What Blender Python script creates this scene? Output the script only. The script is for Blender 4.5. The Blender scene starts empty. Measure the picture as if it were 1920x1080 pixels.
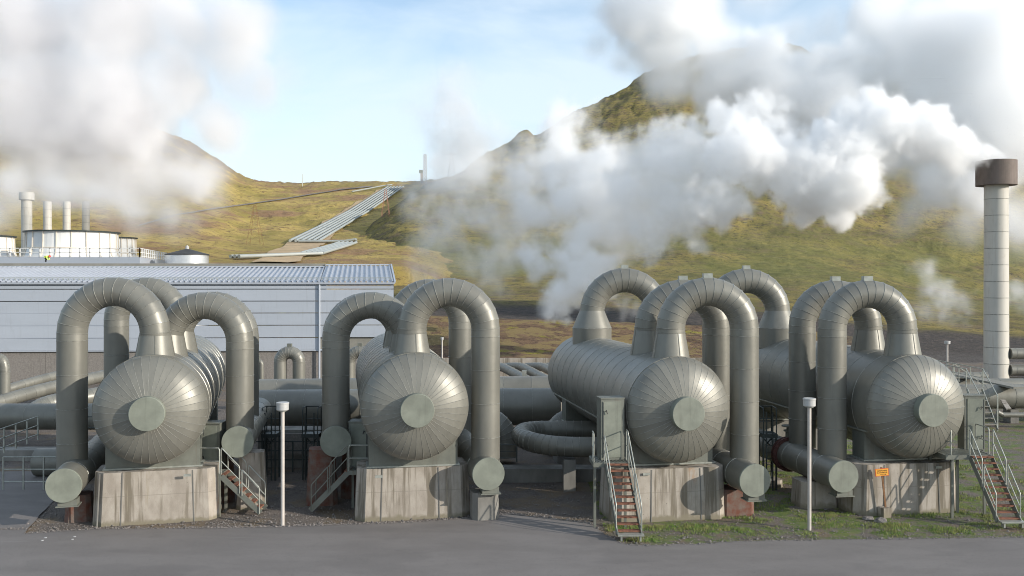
import bpy, bmesh, math, random
from mathutils import Vector, Matrix, noise

# ------------------------------------------------------------------ camera, light, exposure
S = bpy.context.scene
F, HZ, CH = 1750.0, 525.0, 8.8          # focal length in photo pixels, horizon row, eye height in metres
cam = bpy.data.cameras.new('camera'); camo = bpy.data.objects.new('camera', cam)
S.collection.objects.link(camo); S.camera = camo
camo.location = (0, 0, CH); camo.rotation_euler = (math.radians(90), 0, 0)
cam.sensor_width = 36; cam.lens = F / 1920 * 36; cam.shift_y = (HZ - 540) / 1920
cam.clip_start = 0.5; cam.clip_end = 9000

SUN_FROM = Vector((1.0, -0.45, 0.365)).normalized()
EL = math.asin(SUN_FROM.z); AZ = math.atan2(SUN_FROM.x, SUN_FROM.y)
w = bpy.data.worlds.new('World'); S.world = w; w.use_nodes = True
nt = w.node_tree; N = nt.nodes; L = nt.links
bg = N['Background']; bg.inputs[1].default_value = 0.15
sky = N.new('ShaderNodeTexSky'); sky.sky_type = 'NISHITA'; sky.sun_disc = False
sky.sun_elevation = EL; sky.sun_rotation = AZ; sky.air_density = 1.0; sky.dust_density = 0.6; sky.ozone_density = 1.0
tc = N.new('ShaderNodeTexCoord'); sp = N.new('ShaderNodeSeparateXYZ'); L.new(tc.outputs['Generated'], sp.inputs[0])
cl = N.new('ShaderNodeMapping'); cl.inputs['Scale'].default_value = (1.0, 1.0, 3.2); cl.inputs['Location'].default_value = (0.3, 0.2, 0.1)
L.new(tc.outputs['Generated'], cl.inputs[0])
cn = N.new('ShaderNodeTexNoise'); cn.inputs['Scale'].default_value = 3.4; cn.inputs['Detail'].default_value = 8; cn.inputs['Roughness'].default_value = 0.55; cn.inputs['Distortion'].default_value = 0.4
L.new(cl.outputs[0], cn.inputs[0])
# thin high cloud: thicker towards the horizon
mr = N.new('ShaderNodeMapRange'); mr.inputs[1].default_value = 0.34; mr.inputs[2].default_value = 0.72; L.new(cn.outputs[0], mr.inputs[0])
hz = N.new('ShaderNodeMapRange'); hz.inputs[1].default_value = 0.02; hz.inputs[2].default_value = 0.32; hz.inputs[3].default_value = 0.5; hz.inputs[4].default_value = 0.12; L.new(sp.outputs[2], hz.inputs[0])
ad = N.new('ShaderNodeMath'); ad.operation = 'ADD'; ad.use_clamp = True; L.new(mr.outputs[0], ad.inputs[0]); L.new(hz.outputs[0], ad.inputs[1])
ml = N.new('ShaderNodeMath'); ml.operation = 'MULTIPLY'; L.new(ad.outputs[0], ml.inputs[0]); ml.inputs[1].default_value = 0.8
mx = N.new('ShaderNodeMix'); mx.data_type = 'RGBA'; L.new(ml.outputs[0], mx.inputs[0]); L.new(sky.outputs[0], mx.inputs[6]); mx.inputs[7].default_value = (3.7, 4.3, 4.85, 1)
L.new(mx.outputs[2], bg.inputs[0])
sun = bpy.data.lights.new('sun', 'SUN'); sun.energy = 3.3; sun.angle = math.radians(0.53); sun.color = (1.0, 0.935, 0.84)
so = bpy.data.objects.new('sun', sun); S.collection.objects.link(so); so.rotation_euler = SUN_FROM.to_track_quat('Z', 'Y').to_euler()
S.view_settings.view_transform = 'Standard'; S.view_settings.look = 'None'; S.view_settings.gamma = 1; S.view_settings.exposure = 0.62
S.render.resolution_x, S.render.resolution_y = 1024, 576
S.cycles.volume_bounces = 24; S.cycles.max_bounces = 24; S.cycles.volume_step_rate = 1.0; S.cycles.volume_max_steps = 256
S.cycles.transparent_max_bounces = 8; S.cycles.use_denoising = True; S.cycles.filter_width = 1.0
random.seed(7)

# ------------------------------------------------------------------ placing helpers
def P(x, y, Z):            # a point of the place seen at photo pixel (x, y), Z metres ahead
    return Vector(((x - 960) * Z / F, Z, CH - (y - HZ) * Z / F))
def G(x, y, z=0.0):        # the ground point seen at (x, y)
    return P(x, y, (CH - z) * F / (y - HZ))
def xdir(v):               # horizontal unit direction that recedes towards pixel column v
    return Vector(((v - 960) / F, 1, 0)).normalized()

# ------------------------------------------------------------------ materials
def nn(nt, t, **kw):
    n = nt.nodes.new(t)
    for k, v in kw.items():
        if k.startswith('i_'):
            k2 = k[2:]; n.inputs[int(k2) if k2.isdigit() else k2].default_value = v
        else: setattr(n, k, v)
    return n
def mat(name, col, rough=0.6, metal=0.0, var=0.12, scale=3.0, bump=0.0, bscale=40.0, stretch=(1,1,1), col2=None, isl=0.0, spec=0.5, detail=6, lo=.35, hi=.65):
    m = bpy.data.materials.new(name); m.use_nodes = True; t = m.node_tree
    b = t.nodes['Principled BSDF']; b.inputs['Metallic'].default_value = metal; b.inputs['Roughness'].default_value = rough
    b.inputs['Specular IOR Level'].default_value = spec
    g = nn(t, 'ShaderNodeNewGeometry')
    mp = nn(t, 'ShaderNodeMapping'); mp.inputs['Scale'].default_value = stretch; t.links.new(g.outputs['Position'], mp.inputs[0])
    n = nn(t, 'ShaderNodeTexNoise', i_Scale=scale, i_Detail=detail, i_Roughness=0.6); t.links.new(mp.outputs[0], n.inputs[0])
    r = nn(t, 'ShaderNodeMapRange', i_1=lo, i_2=hi); t.links.new(n.outputs[0], r.inputs[0])
    x = nn(t, 'ShaderNodeMix', data_type='RGBA')
    a = [c * (1 - var) for c in col]; z = [min(1, c * (1 + var)) for c in col]
    if col2: a, z = col, col2
    x.inputs[6].default_value = (*a[:3], 1); x.inputs[7].default_value = (*z[:3], 1)
    t.links.new(r.outputs[0], x.inputs[0]); out = x.outputs[2]
    if isl:
        ir = nn(t, 'ShaderNodeMapRange', i_3=1 - isl, i_4=1 + isl); t.links.new(g.outputs['Random Per Island'], ir.inputs[0])
        hs = nn(t, 'ShaderNodeHueSaturation'); t.links.new(out, hs.inputs['Color']); t.links.new(ir.outputs[0], hs.inputs['Value']); out = hs.outputs[0]
        rr = nn(t, 'ShaderNodeMapRange', i_3=rough - .05, i_4=rough + .07); t.links.new(g.outputs['Random Per Island'], rr.inputs[0]); t.links.new(rr.outputs[0], b.inputs['Roughness'])
    t.links.new(out, b.inputs['Base Color'])
    if bump:
        bn = nn(t, 'ShaderNodeTexNoise', i_Scale=bscale, i_Detail=4); t.links.new(g.outputs['Position'], bn.inputs[0])
        bp = nn(t, 'ShaderNodeBump', i_Strength=1.0, i_Distance=bump); t.links.new(bn.outputs[0], bp.inputs['Height']); t.links.new(bp.outputs[0], b.inputs['Normal'])
    m['out'] = 1
    return m
M = {}
M['clad'] = mat('cladding_metal', (.190, .184, .157), rough=.43, metal=.24, var=.10, scale=1.1, stretch=(1, 1, .45), bump=.012, bscale=1.6, isl=.07)
M['seam'] = mat('sheet_joint', (.25, .245, .215), rough=.36, metal=.35, var=.3, scale=6)
M['cap'] = mat('painted_cap', (.185, .197, .160), rough=.55, var=.16, scale=1.6, bump=.0008, bscale=90)
M['steel'] = mat('grey_green_steel', (.155, .16, .135), rough=.5, metal=.1, var=.12, scale=2.5)
M['dark'] = mat('dark_green_steel', (.035, .045, .042), rough=.5, var=.2, scale=2)
M['galv'] = mat('galvanised_rail', (.36, .37, .33), rough=.45, metal=.5, var=.15, scale=5)
M['rust'] = mat('rusted_steel', (.14, .05, .03), rough=.85, col2=(.15, .12, .10), scale=3.5, bump=.004, bscale=30)
M['tread'] = mat('rust_orange_tread', (.19, .08, .048), rough=.85, var=.35, scale=9)
M['flange'] = mat('red_brown_flange', (.09, .035, .028), rough=.7, var=.3, scale=6)
M['white'] = mat('white_paint', (.42, .415, .40), rough=.45, var=.06, scale=3)
M['pole'] = mat('pale_pole', (.46, .42, .38), rough=.5, var=.08, scale=3)
M['black'] = mat('dark_rubber', (.03, .03, .03), rough=.6)
M['wall'] = mat('pale_blue_sheet', (.40, .43, .475), rough=.4, metal=.1, var=.035, scale=.35, stretch=(.3, 1, 2), bump=.006, bscale=.8, isl=.025)
M['roofm'] = mat('roof_sheet', (.40, .42, .46), rough=.45, metal=.25, var=.06, scale=.8)
M['ridge'] = mat('grey_roof_felt', (.21, .20, .17), rough=.8, var=.1, scale=1)
M['agg'] = mat('exposed_aggregate', (.16, .145, .13), rough=.95, col2=(.26, .235, .21), scale=9, detail=10, lo=.3, hi=.7, bump=.01, bscale=20)
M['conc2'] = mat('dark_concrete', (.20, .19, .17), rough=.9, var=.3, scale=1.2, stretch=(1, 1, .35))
M['asphalt'] = None
M['stackw'] = mat('pale_stack_paint', (.48, .455, .40), rough=.55, var=.05, scale=.6, stretch=(1, 1, .3), isl=.03)
M['fanw'] = mat('cream_panel', (.66, .65, .62), rough=.6, var=.06, scale=.4, isl=.04)
M['fanr'] = mat('cream_rail', (.62, .55, .45), rough=.6, var=.15, scale=.6)
M['corten'] = mat('brown_stack_head', (.135, .105, .088), rough=.75, var=.25, scale=.8, stretch=(1, 1, .5))
M['silver'] = mat('silver_tank_sheet', (.62, .63, .64), rough=.35, metal=.5, var=.05)
M['pipeg'] = mat('pale_green_pipe', (.33, .35, .33), rough=.5, metal=.1, var=.08, scale=.1)
M['hivis'] = mat('yellow_jacket', (.65, .80, .12), rough=.8)
M['trouser'] = mat('dark_trousers', (.04, .04, .045), rough=.9)
M['red'] = mat('red_plastic', (.65, .05, .04), rough=.4)
M['skin'] = mat('skin', (.5, .3, .22), rough=.6)
M['orange'] = mat('orange_sign', (.80, .38, .05), rough=.45, var=.1, scale=6)
M['border'] = mat('red_sign_border', (.62, .10, .03), rough=.5)
M['ink'] = mat('dark_lettering', (.14, .06, .02), rough=.6)
M['wood'] = mat('brown_stake', (.22, .11, .05), rough=.8, var=.2, scale=8)
M['tower'] = mat('rust_red_lattice', (.36, .17, .12), rough=.8)
M['rig'] = mat('pale_rig_steel', (.45, .42, .40), rough=.7)
M['leaf'] = mat('grass_blade', (.11, .21, .03), rough=.8, col2=(.27, .25, .09), scale=2.2)
M['stone'] = mat('stones', (.10, .095, .09), rough=.9, col2=(.24, .21, .19), scale=7)

def streaked(m, col, f=.4):
    t = m.node_tree; b = t.nodes['Principled BSDF']; src = b.inputs['Base Color'].links[0].from_socket; g = nn(t, 'ShaderNodeNewGeometry')
    for sc, st_, a, z, ff in ((5, (1, 1, .07), .56, .72, f), (1.3, (1, 1, .6), .58, .75, f * .7)):
        mp = nn(t, 'ShaderNodeMapping'); mp.inputs['Scale'].default_value = st_; t.links.new(g.outputs['Position'], mp.inputs[0])
        n = nn(t, 'ShaderNodeTexNoise', i_Scale=sc, i_Detail=6, i_Roughness=.65); t.links.new(mp.outputs[0], n.inputs[0])
        r = nn(t, 'ShaderNodeMapRange', i_1=a, i_2=z, i_4=ff); t.links.new(n.outputs[0], r.inputs[0])
        x = nn(t, 'ShaderNodeMix', data_type='RGBA'); t.links.new(r.outputs[0], x.inputs[0]); t.links.new(src, x.inputs[6]); x.inputs[7].default_value = (*col, 1); src = x.outputs[2]
    t.links.new(src, b.inputs['Base Color'])
streaked(M['clad'], (.11, .105, .085), .24); streaked(M['cap'], (.11, .115, .09), .45); streaked(M['stackw'], (.33, .26, .19), .5); streaked(M['wall'], (.27, .28, .29), .25); streaked(M['steel'], (.12, .08, .05), .4); streaked(M['agg'], (.10, .09, .075), .5)
def conc_mat():
    m = bpy.data.materials.new('weathered_concrete'); m.use_nodes = True; t = m.node_tree; b = t.nodes['Principled BSDF']; b.inputs['Roughness'].default_value = .9
    g = nn(t, 'ShaderNodeNewGeometry'); oi = nn(t, 'ShaderNodeObjectInfo'); om = nn(t, 'ShaderNodeMath', operation='MULTIPLY', i_1=400.0); t.links.new(oi.outputs['Random'], om.inputs[0])
    cb = nn(t, 'ShaderNodeCombineXYZ'); t.links.new(om.outputs[0], cb.inputs[0]); t.links.new(om.outputs[0], cb.inputs[1]); sz = nn(t, 'ShaderNodeSeparateXYZ'); t.links.new(g.outputs['Position'], sz.inputs[0])
    pa = nn(t, 'ShaderNodeVectorMath', operation='ADD'); t.links.new(g.outputs['Position'], pa.inputs[0]); t.links.new(cb.outputs[0], pa.inputs[1])
    def noi(sc, st, d=6):
        mp = nn(t, 'ShaderNodeMapping'); mp.inputs['Scale'].default_value = st; t.links.new(pa.outputs[0], mp.inputs[0])
        n = nn(t, 'ShaderNodeTexNoise', i_Scale=sc, i_Detail=d, i_Roughness=.6); t.links.new(mp.outputs[0], n.inputs[0]); return n.outputs[0]
    def ramp(s, a, z):
        r = nn(t, 'ShaderNodeMapRange', i_1=a, i_2=z); r.interpolation_type = 'SMOOTHSTEP'; t.links.new(s, r.inputs[0]); return r.outputs[0]
    def mixc(f, a, c):
        x = nn(t, 'ShaderNodeMix', data_type='RGBA'); t.links.new(f, x.inputs[0])
        if isinstance(a, tuple): x.inputs[6].default_value = (*a, 1)
        else: t.links.new(a, x.inputs[6])
        x.inputs[7].default_value = (*c, 1); return x.outputs[2]
    c = mixc(ramp(noi(2.2, (1, 1, .5)), .3, .7), (.38, .34, .29), (.27, .235, .195))
    c = mixc(ramp(noi(2.8, (1, 1, .05)), .50, .60), c, (.17, .145, .11))     # broad run-off streaks
    c = mixc(ramp(noi(7, (1, 1, .05)), .6, .75), c, (.29, .25, .19))          # fine streaks
    c = mixc(ramp(noi(.8, (1, 1, .3)), .66, .74), c, (.33, .19, .10))         # rust bleed
    c = mixc(ramp(noi(26, (1, 1, 1), 2), .70, .74), c, (.12, .10, .08))       # blow holes
    fz = nn(t, 'ShaderNodeMath', operation='COMPARE', i_1=1.02, i_2=.012); t.links.new(sz.outputs[2], fz.inputs[0]); fm = nn(t, 'ShaderNodeMath', operation='MULTIPLY', i_1=.5); t.links.new(fz.outputs[0], fm.inputs[0])
    c = mixc(fm.outputs[0], c, (.19, .165, .135))                              # formwork lift joint
    dz = nn(t, 'ShaderNodeMath', operation='MULTIPLY_ADD', i_1=.5); t.links.new(noi(3, (1, 1, 1)), dz.inputs[0]); t.links.new(sz.outputs[2], dz.inputs[2])
    c = mixc(ramp(dz.outputs[0], .46, .28), c, (.20, .175, .125))              # splashed soil at the foot
    t.links.new(c, b.inputs['Base Color'])
    bn = noi(35, (1, 1, 1)); bp = nn(t, 'ShaderNodeBump', i_Strength=.6, i_Distance=.008); t.links.new(bn, bp.inputs['Height']); t.links.new(bp.outputs[0], b.inputs['Normal'])
    return m
M['conc'] = conc_mat()

def ground_mat(kind):
    """kind: 'yard', 'asphalt', 'mountain', 'valley' - colour patches in real-world positions"""
    m = bpy.data.materials.new(kind + '_surface'); m.use_nodes = True; t = m.node_tree; b = t.nodes['Principled BSDF']
    b.inputs['Roughness'].default_value = .92; b.inputs['Specular IOR Level'].default_value = .25
    g = nn(t, 'ShaderNodeNewGeometry'); s = nn(t, 'ShaderNodeSeparateXYZ'); t.links.new(g.outputs['Position'], s.inputs[0])
    X, Y, Z = s.outputs
    def noi(sc, st=(1, 1, 1), d=6, ro=.6, loc=(0, 0, 0), dis=0):
        mp = nn(t, 'ShaderNodeMapping'); mp.inputs['Scale'].default_value = st; mp.inputs['Location'].default_value = loc; t.links.new(g.outputs['Position'], mp.inputs[0])
        n = nn(t, 'ShaderNodeTexNoise', i_Scale=sc, i_Detail=d, i_Roughness=ro, i_Distortion=dis); t.links.new(mp.outputs[0], n.inputs[0]); return n.outputs[0]
    def ramp(q, a, z, lo=0, hi=1):
        r = nn(t, 'ShaderNodeMapRange', i_1=a, i_2=z, i_3=lo, i_4=hi); r.interpolation_type = 'SMOOTHSTEP'; t.links.new(q, r.inputs[0]); return r.outputs[0]
    def mul(a, c, op='MULTIPLY'):
        n = nn(t, 'ShaderNodeMath', operation=op)
        t.links.new(a, n.inputs[0])
        if isinstance(c, (int, float)): n.inputs[1].default_value = c
        else: t.links.new(c, n.inputs[1])
        return n.outputs[0]
    def mixc(f, a, c):
        x = nn(t, 'ShaderNodeMix', data_type='RGBA'); t.links.new(f, x.inputs[0])
        for v, i in ((a, 6), (c, 7)):
            if isinstance(v, tuple): x.inputs[i].default_value = (*v, 1)
            else: t.links.new(v, x.inputs[i])
        return x.outputs[2]
    if kind == 'asphalt':
        c = mixc(ramp(noi(.35, (1, 2.2, 1)), .35, .65), (.150, .133, .122), (.196, .176, .162))
        c = mixc(ramp(noi(60, d=3), .35, .7), c, (.21, .195, .185))
        c = mixc(ramp(noi(28, d=2), .62, .72), c, (.075, .07, .07))
        c = mixc(mul(ramp(noi(1.1, (.25, 3, 1)), .62, .72), .35), c, (.25, .235, .22))   # scuffs along the road
        vo = nn(t, 'ShaderNodeTexVoronoi', feature='DISTANCE_TO_EDGE', i_Scale=.16); wv = nn(t, 'ShaderNodeTexNoise', i_Scale=1.2, i_Detail=5); t.links.new(g.outputs['Position'], wv.inputs[0])
        va = nn(t, 'ShaderNodeVectorMath', operation='ADD'); t.links.new(g.outputs['Position'], va.inputs[0]); t.links.new(wv.outputs['Color'], va.inputs[1]); t.links.new(va.outputs[0], vo.inputs['Vector'])
        c = mixc(mul(mul(ramp(vo.outputs[0], .005, .001), ramp(noi(.3, loc=(3, 1, 0)), .5, .6)), .2), c, (.09, .085, .08))       # hairline cracks
        c = mixc(mul(ramp(noi(.22, (1, 2, 1), loc=(7, 5, 0), d=3), .54, .60), .18), c, (.10, .093, .09))                              # darker patch repairs and damp areas
        b.inputs['Roughness'].default_value = .85
        bs, bd = noi(70), .006
    elif kind == 'yard':
        c = mixc(ramp(noi(1.2), .35, .65), (.088, .075, .066), (.15, .122, .10))
        c = mixc(ramp(noi(22, d=4), .42, .62), c, (.20, .172, .15))
        c = mixc(ramp(noi(34, d=2), .60, .68), c, (.05, .045, .042))
        c = mixc(mul(ramp(noi(.5, loc=(4, 2, 0)), .5, .62), .55), c, (.20, .145, .085))   # dry straw and soil
        east = ramp(X, 2.5, 6.5); near = ramp(Y, 74, 46)
        gr = mul(mul(mul(east, near), ramp(noi(.9, d=8, ro=.7, loc=(9, 3, 0)), .45, .58)), .8)
        c = mixc(gr, c, mixc(ramp(noi(5), .3, .7), (.065, .125, .018), (.15, .19, .04)))
        west = mul(ramp(X, 3, -2), ramp(noi(1.7, d=8, ro=.75, loc=(1, 7, 0)), .60, .68))
        c = mixc(mul(west, .5), c, (.15, .16, .05))
        bs, bd = noi(26, d=5), .05
    elif kind == 'mountain':
        moss = mixc(ramp(noi(.05, d=8), .35, .65), (.185, .165, .055), (.36, .28, .09))
        moss = mixc(ramp(noi(.16, (1, 1, 2.5), d=9, ro=.72), .46, .64), moss, (.21, .15, .09))
        moss = mixc(ramp(noi(.5, (1, 1, 1.6), d=10, ro=.82), .50, .60), moss, (.085, .078, .045))
        green = mul(ramp(Y, 150, 260), ramp(Z, 34, 12)); green = mul(green, ramp(noi(.022, loc=(30, 0, 0)), .38, .58))
        moss = mixc(mul(green, .75), moss, mixc(ramp(noi(.3, d=8, ro=.7), .35, .65), (.14, .155, .045), (.26, .25, .08)))
        rock = mul(ramp(Z, 42, 95), ramp(noi(.05, (1, 1, .5), d=9, ro=.72), .40, .54))
        c = mixc(rock, moss, mixc(ramp(noi(.3, d=8), .3, .7), (.045, .038, .033), (.13, .095, .07)))
        slope = mixc(ramp(noi(.45, d=8, ro=.7), .35, .65), (.17, .10, .065), (.32, .21, .12))
        slope = mixc(ramp(noi(.28, (1, 1, 1), d=7, loc=(5, 5, 5)), .55, .62), slope, (.36, .31, .06))
        slope = mixc(ramp(noi(1.6, d=5, ro=.8), .52, .64), slope, (.075, .05, .04))
        slope = mixc(ramp(noi(.35, d=7, loc=(15, 2, 5)), .47, .55), slope, (.34, .25, .11))
        dark = mixc(ramp(noi(1.1, d=7, ro=.8), .4, .62), (.075, .068, .062), (.14, .115, .10))
        wob = mul(noi(.25), 9.0); yy = mul(Y, wob, 'ADD')
        near = mixc(ramp(yy, 127, 130), slope, dark)
        east = ramp(X, 34, 48)                       # dark gravel track and pale gravel to the east
        gv = mixc(ramp(noi(3, d=5, ro=.8), .35, .65), (.09, .08, .075), (.19, .17, .155))
        near = mixc(east, near, mixc(ramp(yy, 113, 120), gv, dark))
        c = mixc(ramp(yy, 138, 150), near, moss)
        bs, bd = noi(.6, d=10, ro=.8), 1.5
    else:
        moss = mixc(ramp(noi(.035, (1, 1, 2), d=8), .35, .65), (.34, .27, .075), (.54, .40, .13))
        moss = mixc(ramp(noi(.03, (1, 1, 1.6), d=9, ro=.7, loc=(3, 9, 1)), .47, .62), moss, (.36, .22, .12))
        moss = mixc(ramp(noi(.3, (1, 1, 2), d=10, ro=.82), .50, .62), moss, (.17, .11, .06))
        rock = mul(ramp(Z, 62, 85), ramp(noi(.07, d=9, ro=.7), .38, .55))
        c = mixc(rock, moss, (.22, .165, .125))
        bs, bd = noi(.5, d=10, ro=.8), 1.5
    t.links.new(c, b.inputs['Base Color'])
    bp = nn(t, 'ShaderNodeBump', i_Strength=1.0, i_Distance=bd); t.links.new(bs, bp.inputs['Height']); t.links.new(bp.outputs[0], b.inputs['Normal'])
    return m
M['asphalt'] = ground_mat('asphalt'); M['yard'] = ground_mat('yard'); M['mountain'] = ground_mat('mountain'); M['valley'] = ground_mat('valley')
M['track'] = mat('ochre_track', (.42, .30, .17), rough=.95, var=.2, scale=.2, bump=.3, bscale=.8)
M['froad'] = mat('grey_road', (.19, .165, .14), rough=.95, var=.15, scale=.1)

# ------------------------------------------------------------------ things and parts
def thing(name, label, cat, loc, group=None):
    o = bpy.data.objects.new(name, None); S.collection.objects.link(o)
    o.location = loc; o['label'] = label; o['category'] = cat
    if group: o['group'] = group
    o.empty_display_size = .3
    return o
def tag(o, label=None, cat=None, group=None, kind=None):
    for k, v in (('label', label), ('category', cat), ('group', group), ('kind', kind)):
        if v: o[k] = v
    return o
def root_of(o):
    while o.parent: o = o.parent
    return o

class MB:
    """collects shapes given in world coordinates; build() links them as one mesh"""
    def __init__(s): s.v = []; s.f = []; s.sm = []; s.mi = []; s.cur = 0
    def add(s, vs, fs, smooth=False):
        o = len(s.v); s.v += [Vector(q) for q in vs]; s.f += [[i + o for i in f] for f in fs]; s.sm += [smooth] * len(fs); s.mi += [s.cur] * len(fs); return s
    def box(s, c, size, yaw=0.0, taper=0.0, tilt=None):
        hx, hy, hz = size[0] / 2, size[1] / 2, size[2] / 2; R = Matrix.Rotation(yaw, 3, 'Z')
        if tilt is not None: R = tilt
        vs = []
        for z in (-1, 1):
            k = 1 - taper if z > 0 else 1
            for x, y in ((-1, -1), (1, -1), (1, 1), (-1, 1)): vs.append(Vector(c) + R @ Vector((x * hx * k, y * hy * k, z * hz)))
        return s.add(vs, [(3, 2, 1, 0), (4, 5, 6, 7), (0, 1, 5, 4), (1, 2, 6, 5), (2, 3, 7, 6), (3, 0, 4, 7)])
    def bar(s, a, b, wd, ht=None):            # rectangular bar from a to b
        a, b = Vector(a), Vector(b); d = (b - a); ln = d.length; d.normalize()
        up = Vector((0, 0, 1)) if abs(d.z) < .95 else Vector((0, 1, 0))
        x = d.cross(up).normalized(); z = x.cross(d)
        R = Matrix((x, d, z)).transposed()
        return s.box((a + b) / 2, (wd, ln, ht or wd), tilt=R)
    def ring(s, c, nrm, r, n=32, ref=None):
        nrm = Vector(nrm).normalized(); ref = ref or (Vector((0, 0, 1)) if abs(nrm.z) < .9 else Vector((0, 1, 0)))
        x = nrm.cross(ref).normalized(); y = nrm.cross(x)
        return [Vector(c) + r * (math.cos(2 * math.pi * k / n) * x + math.sin(2 * math.pi * k / n) * y) for k in range(n)]
    def strip(s, ra, rb, smooth=True):
        n = len(ra); return s.add(ra + rb, [(k, (k + 1) % n, n + (k + 1) % n, n + k) for k in range(n)], smooth)
    def disc(s, ring): return s.add(ring, [list(range(len(ring)))])
    def tube(s, pts, r, n=10, caps=True):
        pts = [Vector(p) for p in pts]; rs = r if isinstance(r, (list, tuple)) else [r] * len(pts); rings = []
        x = None
        for i, p in enumerate(pts):
            d = (pts[min(i + 1, len(pts) - 1)] - pts[max(i - 1, 0)]).normalized()
            if x is None:
                ref = Vector((0, 0, 1)) if abs(d.z) < .9 else Vector((0, 1, 0)); x = d.cross(ref).normalized()
            else: x = (x - d * x.dot(d)).normalized()
            y = d.cross(x)
            rings.append([p + rs[i] * (math.cos(2 * math.pi * k / n) * x + math.sin(2 * math.pi * k / n) * y) for k in range(n)])
        vs = sum(rings, []); fs = []
        for i in range(len(rings) - 1):
            for k in range(n): fs.append((i * n + k, i * n + (k + 1) % n, (i + 1) * n + (k + 1) % n, (i + 1) * n + k))
        s.add(vs, fs, True)
        if caps: s.disc(rings[0][::-1]); s.disc(rings[-1])
        return s
    def clad(s, pts, r, n=36, bead=.013, bw=.03, cap0=False, cap1=False, joints=None):
        """sheet-metal cladding: each section its own strip, a raised bead at every joint"""
        pts = [Vector(p) for p in pts]; rs = r if isinstance(r, (list, tuple)) else [r] * len(pts)
        x = None; fr = []
        for i, p in enumerate(pts):
            d = (pts[min(i + 1, len(pts) - 1)] - pts[max(i - 1, 0)]).normalized()
            if x is None:
                ref = Vector((0, 0, 1)) if abs(d.z) < .9 else Vector((0, 1, 0)); x = d.cross(ref).normalized()
            else: x = (x - d * x.dot(d)).normalized()
            fr.append((p, d, x.copy(), d.cross(x)))
        def rg(i, rr, off=0):
            p, d, x, y = fr[i]; return [p + d * off + rr * (math.cos(2 * math.pi * k / n) * x + math.sin(2 * math.pi * k / n) * y) for k in range(n)]
        for i in range(len(pts) - 1): s.strip(rg(i, rs[i]), rg(i + 1, rs[i + 1]))
        for i in range(1, len(pts) - 1):
            if joints and not joints[i]: continue
            a, b_, c, d_ = rg(i, rs[i] - .004, -bw / 2), rg(i, rs[i] + bead, -bw / 5), rg(i, rs[i] + bead, bw / 5), rg(i, rs[i] - .004, bw / 2)
            s.cur = 1; s.strip(a, b_, False); s.strip(b_, c, False); s.strip(c, d_, False); s.cur = 0
        if cap0: s.disc(rg(0, rs[0])[::-1])
        if cap1: s.disc(rg(-1, rs[-1]))
        return s
    def lathe(s, c, axis, prof, n=32, smooth=True, ref=None):
        rings = [s.ring(Vector(c) + Vector(axis).normalized() * a, axis, max(r, 1e-4), n, ref) for a, r in prof]
        vs = sum(rings, []); fs = []
        for i in range(len(rings) - 1):
            for k in range(n): fs.append((i * n + k, i * n + (k + 1) % n, (i + 1) * n + (k + 1) % n, (i + 1) * n + k))
        return s.add(vs, fs, smooth)
    def prism(s, poly, z0, z1, taper=1.0, c=None):
        n = len(poly); c = Vector(c or (0, 0)).to_2d() if c is not None else sum((Vector(p).to_2d() for p in poly), Vector((0, 0))) / n
        a = [Vector((*p[:2], z0)) for p in poly]; b = [Vector((*(c + (Vector(p[:2]) - c) * taper), z1)) for p in poly]
        return s.add(a + b, [list(range(n))[::-1], [n + k for k in range(n)]] + [(k, (k + 1) % n, n + (k + 1) % n, n + k) for k in range(n)])
    def build(s, name, m, parent=None):
        off = Vector((0, 0, 0))
        if parent is not None: off = root_of(parent).location
        me = bpy.data.meshes.new(name); me.from_pydata([v - off for v in s.v], [], s.f); me.update()
        me.polygons.foreach_set('use_smooth', s.sm)
        bm = bmesh.new(); bm.from_mesh(me); bmesh.ops.recalc_face_normals(bm, faces=bm.faces); bm.to_mesh(me); bm.free()
        me.materials.append(M[m] if isinstance(m, str) else m)
        if any(s.mi): me.materials.append(M['seam']); me.polygons.foreach_set('material_index', s.mi)
        o = bpy.data.objects.new(name, me); S.collection.objects.link(o)
        if parent is not None: o.parent = parent
        return o
def top_mesh(mb, name, m, label, cat, group=None, kind=None):
    o = mb.build(name, m); return tag(o, label, cat, group, kind)

# ================================================================== TERRAIN
def interp(tab, x):
    if x <= tab[0][0]: return tab[0][1]
    for (a, p), (b, q) in zip(tab, tab[1:]):
        if x <= b: return p + (q - p) * (x - a) / (b - a)
    return tab[-1][1]
def fbm(x, y, z=0.0, o=6): return noise.fractal(Vector((x, y, z)), 0.9, 2.1, o)
def sheet(name, m, x0, x1, nx, rows, yfun, zextra, smooth=True):
    vs = []; fs = []; ny = len(rows)
    for j, Yv in enumerate(rows):
        for i in range(nx):
            px = x0 + (x1 - x0) * i / (nx - 1)
            p = P(px, yfun(px, Yv), Yv); p.z += zextra(p, px, Yv); vs.append(p)
    for j in range(ny - 1):
        for i in range(nx - 1): a = j * nx + i; fs.append((a, a + 1, a + nx + 1, a + nx))
    mb = MB(); mb.add(vs, fs, smooth); o = mb.build(name, m); o['kind'] = 'structure'; return o
def geo(a, b, n): return [a * (b / a) ** (k / (n - 1)) for k in range(n)]

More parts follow.
